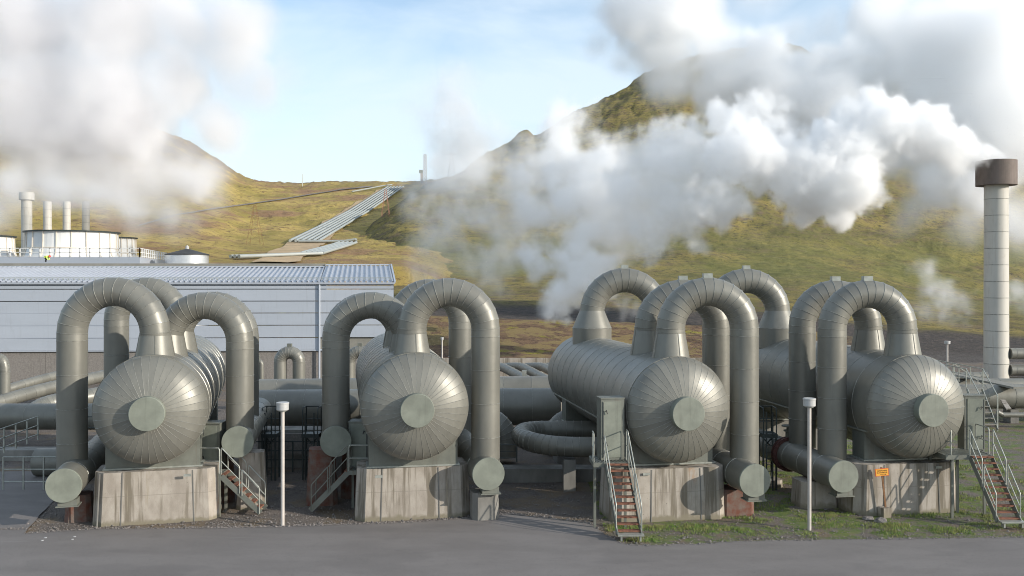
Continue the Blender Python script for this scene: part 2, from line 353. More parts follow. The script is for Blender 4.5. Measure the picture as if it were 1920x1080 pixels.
# flat yard
def flat(px, Yv): return HZ + CH * F / Yv
gx = MB(); NX, NY = 300, 200; vs = []; fs = []
for j in range(NY):
    Yv = -60 + 160 * (j / (NY - 1)) if j < NY else 0
    for i in range(NX):
        X = -120 + 240 * i / (NX - 1)
        z = -0.03 + .05 * noise.fractal(Vector((X * .5, Yv * .5, 0)), 1, 2, 4)
        if Yv < 34: z = min(z, -.02)
        vs.append((X, Yv, z))
for j in range(NY - 1):
    for i in range(NX - 1): a = j * NX + i; fs.append((a, a + 1, a + NX + 1, a + NX))
gx.add(vs, fs, True); go = gx.build('ground', 'yard'); go['kind'] = 'structure'
# a very large base under everything, out to the horizon
far = MB(); far.add([(-5000, -2000, -.9), (5000, -2000, -.9), (5000, 6000, -.9), (-5000, 6000, -.9)], [(0, 1, 2, 3)]); fo = far.build('terrain', 'yard'); fo['kind'] = 'structure'

MSKY = [(520, 500), (560, 499), (600, 496), (640, 482), (668, 462), (685, 438), (705, 414), (735, 384), (768, 358), (800, 347), (870, 322), (920, 290), (960, 264), (975, 246), (990, 243), (1005, 252), (1040, 228), (1080, 208), (1130, 186), (1190, 155), (1240, 128), (1300, 108), (1350, 98), (1392, 96), (1405, 90), (1440, 90), (1448, 84), (1500, 85), (1520, 97), (1560, 112), (1610, 106), (1680, 120), (1800, 160), (1900, 190), (2100, 250), (2500, 350)]
ROW4 = [(500, 560), (700, 560), (940, 571), (1200, 580), (1480, 590), (1700, 618), (1850, 628), (2500, 660)]
def mfrac(px, Yv):
    rel = interp([(520, .42), (760, .55), (960, .8), (1400, 1.0), (2500, 1.1)], px)
    q = (Yv - 138) / ((620 - 138) * rel)
    return interp([(0, 0), (.12, .10), (.22, .165), (.34, .25), (.5, .42), (.7, .68), (.88, .9), (1.0, 1.0), (1.15, .96), (1.5, .6), (3, .0)], q)
def msmooth(px): return sum(interp(MSKY, px + 22 * k) for k in range(-3, 4)) / 7
def my(px, Yv):
    y4 = interp(ROW4, px)
    if Yv <= 138:
        tab = [(84, flat(px, 84) + 2), (100, interp([(900, 667), (1300, 668), (1840, 690)], px)), (119, y4 + interp([(900, 30), (1840, 26)], px)), (126, y4 + 25), (138, y4)]
        return interp(tab, Yv)
    q = mfrac(px, Yv); k = max(0, (q - .75) / .25) ** 2; sk = interp(MSKY, px) * k + msmooth(px) * (1 - k)
    return y4 + (sk - y4) * q
def mz(p, px, Yv):
    a = min(1, max(0, (Yv - 95) / 60)); b = min(1, max(0, (Yv - 170) / 200))
    rg = 1 - abs(fbm(p.x * .012, Yv * .012, 5.0, 6))
    rock = max(0, (p.z - 40) / 60); rock = min(1, rock)
    return a * .35 * fbm(p.x * .12, Yv * .12) + b * (2.6 * fbm(p.x * .03, Yv * .03, 2.0, 7) + 4.5 * (rg - .7)) + rock * 1.6 * abs(fbm(p.x * .12, Yv * .12, 9.0, 6)) + b * .45 * fbm(p.x * .2, Yv * .2, 3, 5)
mo = sheet('mountain', 'mountain', 520, 2500, 620, geo(84, 900, 260), my, mz)

VSKY = [(-800, 60), (0, 150), (200, 205), (330, 258), (375, 284), (392, 293), (410, 303), (430, 316), (445, 328), (460, 335), (480, 340), (500, 342), (560, 345), (620, 343), (700, 341), (800, 341), (900, 342), (1100, 345)]
def vy(px, Yv):
    top = interp(VSKY, px); b = 500
    q = (Yv - 190) / (620 - 190)
    if q < 0: return 640
    fr = interp([(0, 0), (.10, .10), (.25, .24), (.5, .50), (.75, .80), (1, 1), (1.2, .98), (2, .6), (3, .2)], q)
    v = b + (top - b) * fr; k = min(1, max(0, (px - 760) / 120))
    return v if k == 0 or Yv > 480 else v + (max(v, my(px, Yv) + 10) - v) * k * min(1, (480 - Yv) / 60)
RL = [(230, 436), (260, 426), (330, 406), (400, 394), (460, 386), (540, 373.5), (640, 357.5), (705, 351)]
TL = [(440, 490), (520, 478), (600, 462), (672, 402), (745, 354)]
def vz(p, px, Yv):
    b = min(1, max(0, (Yv - 200) / 150)); hi = min(1, max(0, (p.z - 55) / 40))
    if 230 < px < 800:
        y_ = vy(px, Yv); dmin = min([abs(y_ - interp(RL, px)) if px < 705 else 99] + [math.hypot(px - (a[0] + (c_[0] - a[0]) * k / 6), y_ - (a[1] + (c_[1] - a[1]) * k / 6)) - 22 for a, c_ in zip(TL, TL[1:]) for k in range(6)])
        b *= min(1, max(.04, (dmin - 3) / 22))
    return b * (2.4 * fbm(p.x * .03, Yv * .03, 7.0, 6) + .9 * fbm(p.x * .12, Yv * .12, 1, 5)) + hi * 2.2 * abs(fbm(p.x * .08, Yv * .08, 4, 6))
vo = sheet('hillside', 'valley', -800, 900, 420, [186] + geo(190, 1000, 220), vy, vz)
def vinv(px, y):           # the point of the hillside seen at (px, y)
    lo, hi_ = 190.0, 620.0
    for _ in range(40):
        m_ = (lo + hi_) / 2
        if vy(px, m_) > y: lo = m_
        else: hi_ = m_
    p = P(px, vy(px, lo), lo); p.z += vz(p, px, lo); return p
def ribbon(name, m, left, right, lift, n=60):
    mb = MB(); vs = []; fs = []
    for k in range(n + 1):
        f = k / n * (len(left) - 1); i = min(int(f), len(left) - 2); t_ = f - i
        a = [left[i][q] + (left[i + 1][q] - left[i][q]) * t_ for q in (0, 1)]; b = [right[i][q] + (right[i + 1][q] - right[i][q]) * t_ for q in (0, 1)]
        for j in range(5):
            u = j / 4; jt = (2.6 * noise.fractal(Vector((a[0] * .06, j * 3.1, lift)), 1, 2, 4)) if abs(a[1] - b[1]) > 4 or abs(a[0] - b[0]) > 4 else 0; p = vinv(a[0] + (b[0] - a[0]) * u + jt * 1.6, a[1] + (b[1] - a[1]) * u + jt); vs.append(p + Vector((0, 0, lift)))
    for k in range(n):
        for j in range(4): q = k * 5 + j; fs.append((q, q + 1, q + 6, q + 5))
    mb.add(vs, fs, True); o = mb.build(name, m); o['kind'] = 'structure'; return o
# ochre cutting beside the pipelines, and the grey hill road
ribbon('path', 'track', [(470, 494), (520, 467), (560, 445), (640, 399), (700, 365), (722, 353)], [(560, 494), (580, 476), (612, 457), (668, 405), (712, 376), (738, 355)], .4)
ribbon('road', 'froad', [(260, 424), (330, 404), (400, 392), (460, 384), (540, 372), (640, 356), (700, 350)], [(260, 426.5), (330, 406.3), (400, 394.3), (460, 386), (540, 373.7), (640, 357.5), (700, 351.3)], .5, 80)

# asphalt
edge = [(-900, 884), (-200, 884), (84, 884), (98, 910), (105, 935), (80, 960), (45, 1000), (110, 996), (180, 991), (300, 990), (420, 989), (520, 987), (620, 984), (760, 979), (860, 972), (915, 964), (960, 963), (1030, 972), (1105, 980), (1135, 1002), (1165, 1019), (1205, 1023), (1300, 1020), (1400, 1014), (1600, 1011), (1920, 1007), (2600, 1003)]
pts = []
for (a, b) in zip(edge, edge[1:]):
    A, B = G(*a), G(*b); n_ = max(1, int((B - A).length / .25))
    for k in range(n_):
        q = A + (B - A) * k / n_; q.y += .10 * noise.noise(q * 1.3) + .05 * noise.noise(q * 5); pts.append(q)
pts.append(G(*edge[-1]))
rv = []; rf = []
for q in pts: rv.append((q.x, q.y, .004)); rv.append((q.x, min(q.y - .35, 30.5) if q.x > -14.5 else min(q.y - .2, 30.5), .012)); rv.append((q.x, -40, .012))
for k in range(len(pts) - 1):
    for j in range(2): rf.append((3 * k + j, 3 * k + j + 1, 3 * k + j + 4, 3 * k + j + 3))
ro = MB().add(rv, rf).build('road', 'asphalt'); ro['kind'] = 'structure'

# ================================================================== SEPARATORS
RT = 1.95
def radial_block(name, m, c, w0, d0, z0, z1, v, chamf, taper, parent=None, joints=True):
    """battered concrete block with chamfered corners, its axis towards column v"""
    dv = xdir(v); rt = Vector((dv.y, -dv.x, 0)); poly = []
    hx, hy, ch = w0 / 2, d0 / 2, chamf
    for (x, y) in ((-hx + ch, -hy), (hx - ch, -hy), (hx, -hy + ch), (hx, hy - ch), (hx - ch, hy), (-hx + ch, hy), (-hx, hy - ch), (-hx, -hy + ch)):
        q = Vector((c[0], c[1], 0)) + rt * x + dv * y; poly.append(q.to_2d())
    mb = MB().prism(poly, z0, z1, taper, (c[0], c[1])); return mb, rt, dv
def foundation(c, w0, d0, z1, v, label, m='conc', chamf=.35, taper=.955, name='concrete_block', group='concrete blocks under the tanks', seams=(-.28, .3)):
    t = thing(name, label, 'concrete block', (c[0], c[1], 0), group)
    mb, rt, dv = radial_block(name, m, c, w0, d0, -.25, z1, v, chamf, taper)
    mb.build('block', m, t)
    if seams:
        for f in seams:
            j = MB()
            a = Vector((c[0], c[1], -.1)) + rt * (w0 * f) - dv * (d0 / 2 + .004); b = Vector((c[0], c[1], z1)) + rt * (w0 * f * taper) - dv * (d0 / 2 * taper + .006)
            j.bar(a, b - Vector((0, 0, .02)), .035, .03); j.build('joint', 'conc2', t)
    return t

def tank(cx, cy, Z, v, Lg, label, r=RT, rear_block=True, rail_side=-1):
    C = P(cx, cy, Z); d = xdir(v); rt = Vector((d.y, -d.x, 0)); up = Vector((0, 0, 1))
    t = thing('separator_tank', label, 'separator tank', (C.x, C.y, 0), 'horizontal steam separator tanks')
    # cylindrical shell, banded sheets
    n = 13; pts = [C + d * (Lg * k / n) for k in range(n + 1)]
    MB().clad(pts, r, 72, bead=.012, bw=.03).build('shell', 'clad', t)
    # ribs (wider straps) on the shell
    # front head: petals
    Hd = .92; NP = 40; mb = MB(); seam = MB()
    prof = [(math.cos(a) * r, -math.sin(a) * Hd) for a in [math.radians(q) for q in (0, 8, 16, 25, 34, 43, 52, 61, 69, 76)]]
    for k in range(NP):
        a0, a1 = 2 * math.pi * k / NP, 2 * math.pi * (k + 1) / NP; vs = []
        for (rr, ax) in prof:
            for a in (a0, a1): vs.append(C + d * ax + rr * (math.cos(a) * rt + math.sin(a) * up))
        mb.add(vs, [(2 * i, 2 * i + 1, 2 * i + 3, 2 * i + 2) for i in range(len(prof) - 1)], True)
        for (p0, p1) in zip(prof, prof[1:]):      # standing seam
            da = .008
            q = [];
            for (rr, ax) in (p0, p1):
                for (aa, hh) in ((a0 - .010 / max(rr, .6), -.003), (a0, .009), (a0 + .010 / max(rr, .6), -.003)):
                    q.append(C + d * (ax - hh * .6) + (rr + hh * .8) * (math.cos(aa) * rt + math.sin(aa) * up))
            mb.cur = 1; mb.add(q, [(0, 1, 4, 3), (1, 2, 5, 4)], False); mb.cur = 0
    mb.build('front_head', 'clad', t)
    seam.lathe(C, d, [(-.02, r - .01), (-.02, r + .014), (.02, r + .014), (.02, r - .01)], 72, False).build('head_band', 'clad', t)
    # rear head
    rh = MB().lathe(C + d * Lg, d, [(math.sin(math.radians(q)) * Hd, math.cos(math.radians(q)) * r) for q in (0, 15, 30, 45, 60, 75, 89)], 48).build('rear_head', 'clad', t)
    # manhole cover on the front head
    mc = MB().lathe(C, d, [(-1.20, .0001), (-1.20, .585), (-1.185, .60), (-.6, .60)], 48, False).build('end_cap', 'cap', t)
    MB().lathe(C, d, [(-.80, .60), (-.83, .66), (-.80, .68), (-.7, .68)], 48, False).build('cap_collar', 'clad', mc)
    # long drip rail on the side
    for sgn in (-1, 1):
        q = [C + rt * sgn * r * math.cos(math.radians(-30)) * 1.01 + up * r * math.sin(math.radians(-30)) + d * a for a in (.4, Lg - .3)]
        MB().bar(q[0], q[1], .06, .05).build('drip_rail', 'galv', t)
    # saddles
    for a, nm in ((1.15, 0), (Lg - 2.4, 1)):
        zb = 1.9; cc = C + d * a; wd = 1.64; sm_ = MB(); ht = []
        for y in (-.45, .45):
            b = cc + d * y; ang = math.asin(min(1, (wd + .02) / r)); row = []
            for k in range(13):
                xx = -wd + 2 * wd * k / 12; zz = b.z - math.sqrt(max(0, r * r - xx * xx)) + .06
                row.append(b + rt * xx + up * (zz - b.z))
            bot = [Vector((q.x, q.y, zb + .05)) for q in row]; ht.append((row, bot))
        for (row, bot) in ht: sm_.add(row + bot, [(i, i + 1, 13 + i + 1, 13 + i) for i in range(12)])
        for e in (0, 12): sm_.add([ht[0][0][e], ht[0][1][e], ht[1][1][e], ht[1][0][e]], [(0, 1, 2, 3)])
        sd = sm_.build('saddle', 'steel', t)
        MB().box((cc.x, cc.y, zb + .02), (2 * wd + .16, 1.08, .06), yaw=math.atan2(-d.x, d.y)).build('base_plate', 'galv', sd)
    return t, C, d, rt

def arc(c, ra, a0, a1, n, ux, uz=Vector((0, 0, 1))):
    return [c + ra * (math.cos(math.radians(a0 + (a1 - a0) * k / n)) * ux + math.sin(math.radians(a0 + (a1 - a0) * k / n)) * uz) for k in range(n + 1)]
def ubend(xl, xr, ytop, Z, cone, label, r=.535, zleg=1.9, ztank=6.0, big=False, lug=False, gores=15, leg_off=0.0, Zr=None):
    """outlet pipe: cone on the tank, up, over in gores, and a long leg down to the header"""
    Zr = Zr or Z
    A, B = P(xl, ytop, Z), P(xr, ytop, Zr); top = (A.z + B.z) / 2; A.z = B.z = 0
    hc = (B - A).length / 2; ux = (B - A).normalized(); mid = (A + B) / 2
    cz = top - r - hc
    t = thing('outlet_pipe', label, 'steam pipe', ((A if cone == 'r' else B).x, (A if cone == 'r' else B).y, 0), 'looped outlet pipes of the tanks')
    up = Vector((0, 0, 1))
    c = mid + up * cz
    pts = arc(c, hc, 180, 0, gores, ux); pts = [pts[0] - up * .16] + pts + [pts[-1] - up * .16]
    MB().clad(pts, r, 36).build('bend', 'clad', t)
    cn, lg = (A, B) if cone == 'l' else (B, A)
    # neck above the cone
    zc = ztank + (.72 if not big else 1.35)
    nk = [cn + up * (cz + .0), cn + up * zc]
    MB().clad(nk, r + .004, 36).lathe(cn + up * cz, up, [(-.02, r), (-.015, r + .016), (.015, r + .016), (.02, r)], 36, False).build('neck', 'clad', t)
    if big:
        MB().clad([cn + up * zc, cn + up * (ztank + .50), cn + up * (ztank - .5)], [r + .006, .96, .96], 36).build('reducer', 'clad', t)
    else:
        cb = MB().clad([cn + up * zc, cn + up * (ztank - .75)], [r + .006, .80], 36)
        cb.lathe(cn + up * zc, up, [(-.02, r), (-.015, r + .02), (.015, r + .02), (.02, r)], 36, False)
        for k in range(4):
            a = math.radians(20 + 90 * k); dd = Vector((math.cos(a), math.sin(a), 0))
            cb.bar(cn + up * zc + dd * (r + .01), cn + up * (ztank - .75) + dd * .805, .03, .012)
        cb.build('reducer', 'clad', t)
    # long leg
    h = cz - zleg; ns = max(1, round(h / 1.36)); lp = [lg + up * (cz - .28)] + [lg + up * (cz - .28 - (h - .28) * (k + 1) / ns) for k in range(ns)]
    MB().clad([lg + up * cz] + lp, r + .002, 36).build('leg', 'clad', t)
    if lug:
        MB().box(c + up * (hc + r + .05), (.34, .30, .20)).build('lug', 'galv', t)
    return t
def header(cx, cy, Z, v, ln, label, r=.575, shoe=True, extra=None):
    C = P(cx, cy, Z); d = xdir(v); n = max(2, round(ln / 1.4))
    t = thing('header_pipe', label, 'header pipe', (C.x, C.y, 0), 'long header pipes beside the tanks')
    MB().clad([C + d * .03] + [C + d * (ln * (k + 1) / n) for k in range(n)], r, 36, cap1=True).build('pipe', 'clad', t)
    MB().lathe(C, d, [(0, .0001), (0, r + .01), (.02, r + .022), (.09, r + .022), (.09, r)], 48, False).build('end_cap', 'cap', t)
    if shoe:
        b = C + d * .35; rt = Vector((d.y, -d.x, 0))
        q = b + rt * .10 - Vector((0, 0, r + .05))
        MB().box(q, (.62, .5, .22), yaw=math.atan2(-d.x, d.y)).box(q - Vector((0, 0, .12)), (.74, .62, .04), yaw=math.atan2(-d.x, d.y)).build('pipe_shoe', 'steel', t)
    return t, C, d
SEP = [ # cx, cy, Z, v, words
    (283, 768, 33.6, 513), (778, 762, 33.9, 645), (1270, 768, 34.3, 665), (1715, 762, 35.2, 690)]
WORDS = ['leftmost horizontal tank', 'second tank from the left', 'third tank from the left with wide flank in view', 'rightmost tank beside the tall stack']
tl = ['leftmost ribbed metal tank on pale concrete block with bright ringed flank', 'second ribbed metal tank from the left, in front of the blue wall end', 'third ribbed metal tank with long flank seen, behind the steep central staircase', 'rightmost ribbed metal tank above the leaning orange sign']
T = []
for (a, b, c_, v), l in zip(SEP, tl): T.append(tank(a, b, c_, v, 14.0, l))
# outlet pipes (xl, xr, ytop, Z, side of the cone)
ubend(135.5, 291, 519.5, 34.7, 'r', 'tall pipe loop at the far left, front of the leftmost tank', zleg=1.5, ztank=6.05)
ubend(218.5, 333, 520, 42.4, 'r', 'pipe loop seen through the far left front loop, in shade below', zleg=1.5, ztank=6.05)
ubend(316, 450, 547.5, 36.4, 'l', 'lower front pipe loop on the right side of the leftmost tank', zleg=3.0, ztank=6.05, r=.525)
ubend(337, 461.5, 546.4, 39.4, 'l', 'lower rear pipe loop just behind another, right side of the leftmost tank', zleg=3.0, ztank=6.05, r=.525)
ubend(772.7, 910.4, 521, 34.95, 'l', 'tall front pipe loop on the right of the second tank', zleg=1.7, ztank=6.1)
ubend(748, 864, 523, 41.2, 'l', 'tall rear pipe loop seen inside the front one of the second tank', zleg=1.7, ztank=6.1)
ubend(630, 762, 547, 36.6, 'r', 'lower front pipe loop on the left of the second tank', zleg=2.9, ztank=6.1, r=.525)
ubend(627.5, 749, 548, 39.6, 'r', 'pipe loop almost hidden behind the lower left loop of the second tank', zleg=2.9, ztank=6.1, r=.525)
ubend(1257.5, 1395.5, 520, 35.2, 'l', 'front pipe loop of the third tank with a box on its crown', zleg=1.8, ztank=6.1, lug=True)
ubend(1215, 1345.5, 524, 37.4, 'l', 'middle pipe loop of the third tank, just behind the front one', zleg=1.8, ztank=6.1, lug=True)
ubend(1110, 1232, 502.5, 46.0, 'l', 'highest rear pipe loop of the third tank on a wide flared neck', zleg=1.0, ztank=5.95, lug=True, r=.60, big=True)
ubend(1560, 1692, 525, 36.1, 'r', 'front pipe loop of the rightmost tank with shaded left leg', zleg=1.9, ztank=6.05, lug=True)
ubend(1504, 1628, 525, 38.6, 'r', 'middle pipe loop of the rightmost tank, just left of the front one', zleg=1.9, ztank=6.05, lug=True)
ubend(1340, 1458, 503.5, 46.0, 'r', 'rear pipe loop of the rightmost tank, behind the third tank loops', zleg=1.0, ztank=5.95, lug=True, r=.60, big=True)
header(119, 911, 32.4, 512, 15, 'far left header pipe with round end cap beside the asphalt ramp')
header(445.5, 829, 35.4, 650, 9, 'header pipe whose half shaded round end is above the left short stairs', shoe=False)
header(629.7, 828, 35.8, 650, 12, 'shaded header pipe with round end on a rusty pier, above the middle stairs', shoe=False)
header(916, 889, 33.9, 602, 15, 'header pipe right of the second tank with stair shadow on its end cap')
header(1416, 901.5, 33.5, 665, 15, 'header pipe right of the third tank with round end over a rusty block')
hd4, C4, d4 = header(1582, 894, 34.5, 690, 12, 'header pipe left of the rightmost tank with a red brown flange')
fl = MB(); q4 = C4 + d4 * 4.6
for o_ in (-.10, .06):
    fl.lathe(q4 + d4 * o_, d4, [(-.05, .5), (-.05, .72), (.05, .72), (.05, .5)], 40, False)
for k in range(24):
    a = 2 * math.pi * k / 24; rt4 = Vector((d4.y, -d4.x, 0)); off = .66 * (math.cos(a) * rt4 + math.sin(a) * Vector((0, 0, 1)))
    fl.tube([q4 + off - d4 * .22, q4 + off + d4 * .18], .025, 6)
f_o = fl.build('flange', 'flange', hd4)
MB().lathe(q4 + Vector((0, 0, .7)), (0, 0, 1), [(0, .12), (.25, .12), (.25, .2), (.3, .2), (.3, .08), (.45, .08), (.45, .28), (.5, .28), (.5, .001)], 16, False).build('valve', 'steel', f_o)
# foundations under the tanks
def fnd(i, a, w0, d0, z1, lab, dx=0.0, **k):
    t, C, d, rt = T[i]; c = C + d * a + rt * dx
    return foundation((c.x, c.y), w0, d0, z1, SEP[i][3], lab, **k)
fnd(0, 1.2, 4.4, 2.1, 1.88, 'streaked concrete block under the front of the leftmost tank', seams=(-.27, .30, -.45), dx=.15)
fnd(1, 1.5, 4.3, 2.0, 1.88, 'streaked concrete block under the front of the second tank', seams=(-.28, .22))
fnd(2, 1.05, 4.5, 2.2, 1.88, 'pale concrete block behind the steep central staircase', seams=(-.17, .26), dx=-.25)
fnd(3, 1.05, 4.3, 2.2, 1.88, 'concrete block with stair shadow behind the orange sign', seams=(-.25, .28), dx=-.2)
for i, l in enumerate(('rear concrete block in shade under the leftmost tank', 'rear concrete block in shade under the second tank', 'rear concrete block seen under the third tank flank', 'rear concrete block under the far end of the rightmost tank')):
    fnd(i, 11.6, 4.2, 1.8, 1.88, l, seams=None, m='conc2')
for i, dx in ((0, 1.25), (1, -1.3), (3, .95), (2, -1.2)):
    t, C, d, rt = T[i]; b = [o for o in S.objects if o.name.startswith('concrete_block')][i]; q = C + d * (-.06) + rt * dx; 
    MB().box((q.x, q.y, 1.72), (.26, .03, .09), yaw=math.atan2(-d.x, d.y)).build('number_plate', 'galv', b)
# piers under the headers
def pier(x, y, Zp, w0, d0, h, m, lab, v=650, taper=.8):
    p = P(x, y, Zp)
    return foundation((p.x, p.y), w0, d0, h, v, lab, m=m, chamf=.18, taper=taper, name='pipe_pier', group='piers under the header pipes', seams=None)
pier(150, 0, 34.4, 1.0, 1.0, .95, 'rust', 'dark rusty pier under the far left header pipe', 512)
pier(473, 0, 36.3, 1.15, 1.0, 2.15, 'conc', 'grey tapered pier under the header above the left stairs')
pier(421, 0, 37.2, .8, .7, 2.1, 'rust', 'rust red post behind the left short stairs')
pier(604, 0, 37.0, 1.25, 1.0, 2.15, 'rust', 'rust red tapered pier left of the middle stairs')
pier(655, 0, 38.0, .7, .7, 2.1, 'rust', 'dark rust red pier behind the middle stairs rail')
pier(908, 0, 34.6, 1.0, .9, 1.0, 'conc2', 'grey pier under the header right of the second tank', 602, .97)  # darker concrete puts the shade on this pier into its colour
pier(1376, 0, 35.4, 1.35, 1.0, .95, 'rust', 'rust orange block beside the third tank block', 665, .97)
pier(1527, 0, 36.6, 1.6, 1.2, 1.0, 'conc', 'grey pier with rust stain behind the right lamp post', 690, .92)
pier(1430, 0, 40.0, 1.6, .9, .28, 'conc', 'low concrete pad at the foot of the dark ladder', 690, .96)

# ================================================================== STAIRS, CABINETS
def railpair(mb, a, b, h=1.0, r=.022, both=True, mid=.5):
    """two posts and a top rail and a knee rail between a and b, rounded at the ends"""
    up = Vector((0, 0, 1)); a, b = Vector(a), Vector(b); d = (b - a); d2 = d.normalized() * .10
    mb.tube([a, a + up * (h - .08), a + up * h + d2 * .3, a + up * h + d2 * 1.0, b + up * h - d2, b + up * h - d2 * .3, b + up * (h - .08), b], r, 8)
    mb.tube([a + up * h * mid, b + up * h * mid], r * .85, 8)
def staircase(top, bot, wdir, wd, nst, label, plat=None, legs=(), steel='steel', rails_mat='galv', group='metal staircases to the cabinets', lowstep=False, open_side=None, post_z=None):
    """top, bot: centre of the upper edge and of the foot; wdir: unit vector across the flight"""
    t = thing('metal_staircase', label, 'staircase', (bot.x, bot.y, 0), group); up = Vector((0, 0, 1))
    run = bot - top; hd = Vector((run.x, run.y, 0)).normalized()
    for s_ in (-1, 1):
        o = wdir * (wd / 2) * s_
        MB().bar(top + o - up * .08, bot + o + up * .06, .03, .20).build('stringer', steel, t)
        # two rail frames each side
        rm = MB()
        m1 = top + run * .47; m2 = top + run * .53
        oo = wdir * (wd / 2 + .03) * s_
        railpair(rm, top + oo, m1 + oo, 1.0); railpair(rm, m2 + oo, bot + oo - run * .03, .98)
        rm.build('handrail', rails_mat, t)
    for k in range(nst):
        f = (k + .0) / nst; c = top + run * f + up * (-.02)
        n1 = Vector(c) + hd * .02
        mb = MB(); yaw = math.atan2(wdir.y, wdir.x)
        mb.box(n1, (wd - .03, .19, .03), yaw=yaw)
        mb.box(n1 + hd * .10 - up * .01, (wd - .03, .02, .05), yaw=yaw)
        mb.build('tread', 'tread', t)
    if lowstep:
        c = bot + hd * .16 + up * .10; MB().box(c, (wd + .08, .30, .04), yaw=math.atan2(wdir.y, wdir.x)).box(c - up * .1 + wdir * wd * .4, (.06, .2, .2)).box(c - up * .1 - wdir * wd * .4, (.06, .2, .2)).build('bottom_step', 'galv', t)
    if plat:
        (pc, sx, sy, yaw) = plat
        g_ = MB(); nb = int(sx / .05)
        R = Matrix.Rotation(yaw, 3, 'Z')
        g_.box(pc - up * .05, (sx, sy, .03), yaw=yaw)
        for s_ in (-1, 1):
            g_.box(pc + R @ Vector((0, s_ * sy / 2, -.06)), (sx + .04, .05, .16), yaw=yaw); g_.box(pc + R @ Vector((s_ * sx / 2, 0, -.06)), (.05, sy - .06, .16), yaw=yaw)
        g_.build('platform', steel, t)
        gg = MB()
        for k in range(nb): gg.box(pc + R @ Vector((-sx / 2 + (k + .5) * sx / nb, 0, -.012)), (.012, sy - .06, .035), yaw=yaw)
        gg.build('grating', 'galv', t)
        for (lx, ly) in legs:
            q = pc + R @ Vector((lx, ly, 0)); MB().bar((q.x, q.y, -.1), (q.x, q.y, pc.z - .06), .09, .09).build('leg', steel, t)
    return t
def cabinet(c, sx, sy, z0, z1, yaw, label, hinge=-1, handles=2, clk=1):
    t = thing('equipment_cabinet', label, 'cabinet', (c[0], c[1], z0), 'grey green cabinets beside the tanks'); R = Matrix.Rotation(yaw, 3, 'Z'); h = z1 - z0
    C = Vector((c[0], c[1], (z0 + z1) / 2))
    MB().box(C, (sx, sy, h), yaw=yaw).box(C + Vector((0, 0, h / 2 + .02)), (sx + .05, sy + .05, .04), yaw=yaw).build('housing', 'steel', t)
    f = C + R @ Vector((.03 * hinge, -sy / 2 - .012, -.0))
    dr = MB().box(f, (sx * .8, .022, h * .92), yaw=yaw).build('door', 'cap', t)
    MB().box(f + R @ Vector((-hinge * sx * -.38, -.012, .0)), (.02, .012, h * .90), yaw=yaw).build('door_seal', 'black', dr)
    for k in range(handles):
        zz = -h * .1 + h * .4 * (1 if k == 0 else -.3 if k == 1 else -.95)
        q = f + R @ Vector((hinge * sx * .30, -.04, zz)); MB().tube([q, q + R @ Vector((-.03 * hinge, -.03, .05)), q + R @ Vector((-.07 * hinge, -.03, -.09))], .016, 6).build('handle', 'black', dr)
    return t
def dirs(v): d = xdir(v); return d, Vector((d.y, -d.x, 0))

# central staircase
d3, r3 = dirs(665)
s3t, s3b = P(1156, 871, 33.1), P(1180, 1010, 31.6); s3b.z = .12; s3t.z = 2.3
staircase(s3t, s3b, Vector((1, 0, 0)), .80, 11, 'steep metal stairs with orange rust treads in the middle, ending on the road', plat=(s3t + Vector((-.2, .68, .0)), 1.25, 1.3, math.radians(2)), legs=((-.58, -.55), (-.50, .2), (.56, .6), (.5, -.6)), lowstep=True)
yw3 = math.radians(6)
rm = MB(); pc = s3t + Vector((-.2, .68, 0)); railpair(rm, pc + Vector((-.60, -.6, 0)), pc + Vector((-.60, -.1, 0)), 1.05, .022); rm.build('landing_rail', 'galv', [o for o in S.objects if o.name.startswith('metal_staircase')][-1]); rm = MB()
railpair(rm, pc + Vector((.62, -.6, 0)), pc + Vector((.62, -.1, 0)), 1.1, .022)
rm.build('landing_rail', 'galv', [o for o in S.objects if o.name.startswith('metal_staircase')][-1])
cabinet((P(1150, 0, 34.0).x - .1, 34.05), .86, .65, 2.3, 4.5, math.radians(9), 'tall cabinet with door at the top of the central stairs', hinge=-1)
# right staircase
s4t, s4b = P(1840, 859, 34.6), P(1892, 980, 33.2); s4t.z = 2.28; s4b.z = .14
st4 = staircase(s4t, s4b, Vector((1, 0, 0)), .80, 11, 'steep metal stairs with orange rust treads at the right edge on grass', plat=(s4t + Vector((-.45, .72, 0)), 1.75, 1.35, math.radians(2)), legs=((-.62, -.62), (-.05, .1), (.78, -.3), (-.85, .6)), lowstep=True)
rm = MB(); pc = s4t + Vector((-.45, .72, 0)); railpair(rm, pc + Vector((-.62, -.6, 0)), pc + Vector((-.86, -.1, 0)), 1.0); rm.build('landing_rail', 'galv', st4); rm = MB(); railpair(rm, pc + Vector((.84, -.5, 0)), pc + Vector((.84, .5, 0)), 1.0)
rm.build('landing_rail', 'galv', st4)
cabinet((P(1821, 0, 36.2).x, 36.2), .78, .6, 2.2, 4.32, math.radians(-2), 'tall cabinet with three handles right of the rightmost tank', hinge=1, handles=3)
# left short stairs, going down to the right
a, b = P(421, 884, 35.2), P(494, 962, 35.2); a.z = 1.56; b.z = .05
st1 = staircase(a, b, Vector((0, 1, 0)), .8, 7, 'short metal stairs down to the right beside the leftmost tank', plat=(a + Vector((-.47, 0, 0)), .9, .86, 0), legs=((.40, -.40), (.40, .40)))
rm = MB(); railpair(rm, a + Vector((-.88, -.43, 0)), a + Vector((-.06, -.43, 0)), .98); rm.build('landing_rail', 'galv', st1)
cabinet((P(400, 0, 36.3).x, 36.3), .78, .7, 1.5, 3.25, math.radians(-4), 'lit cabinet behind the left short stairs', hinge=-1)
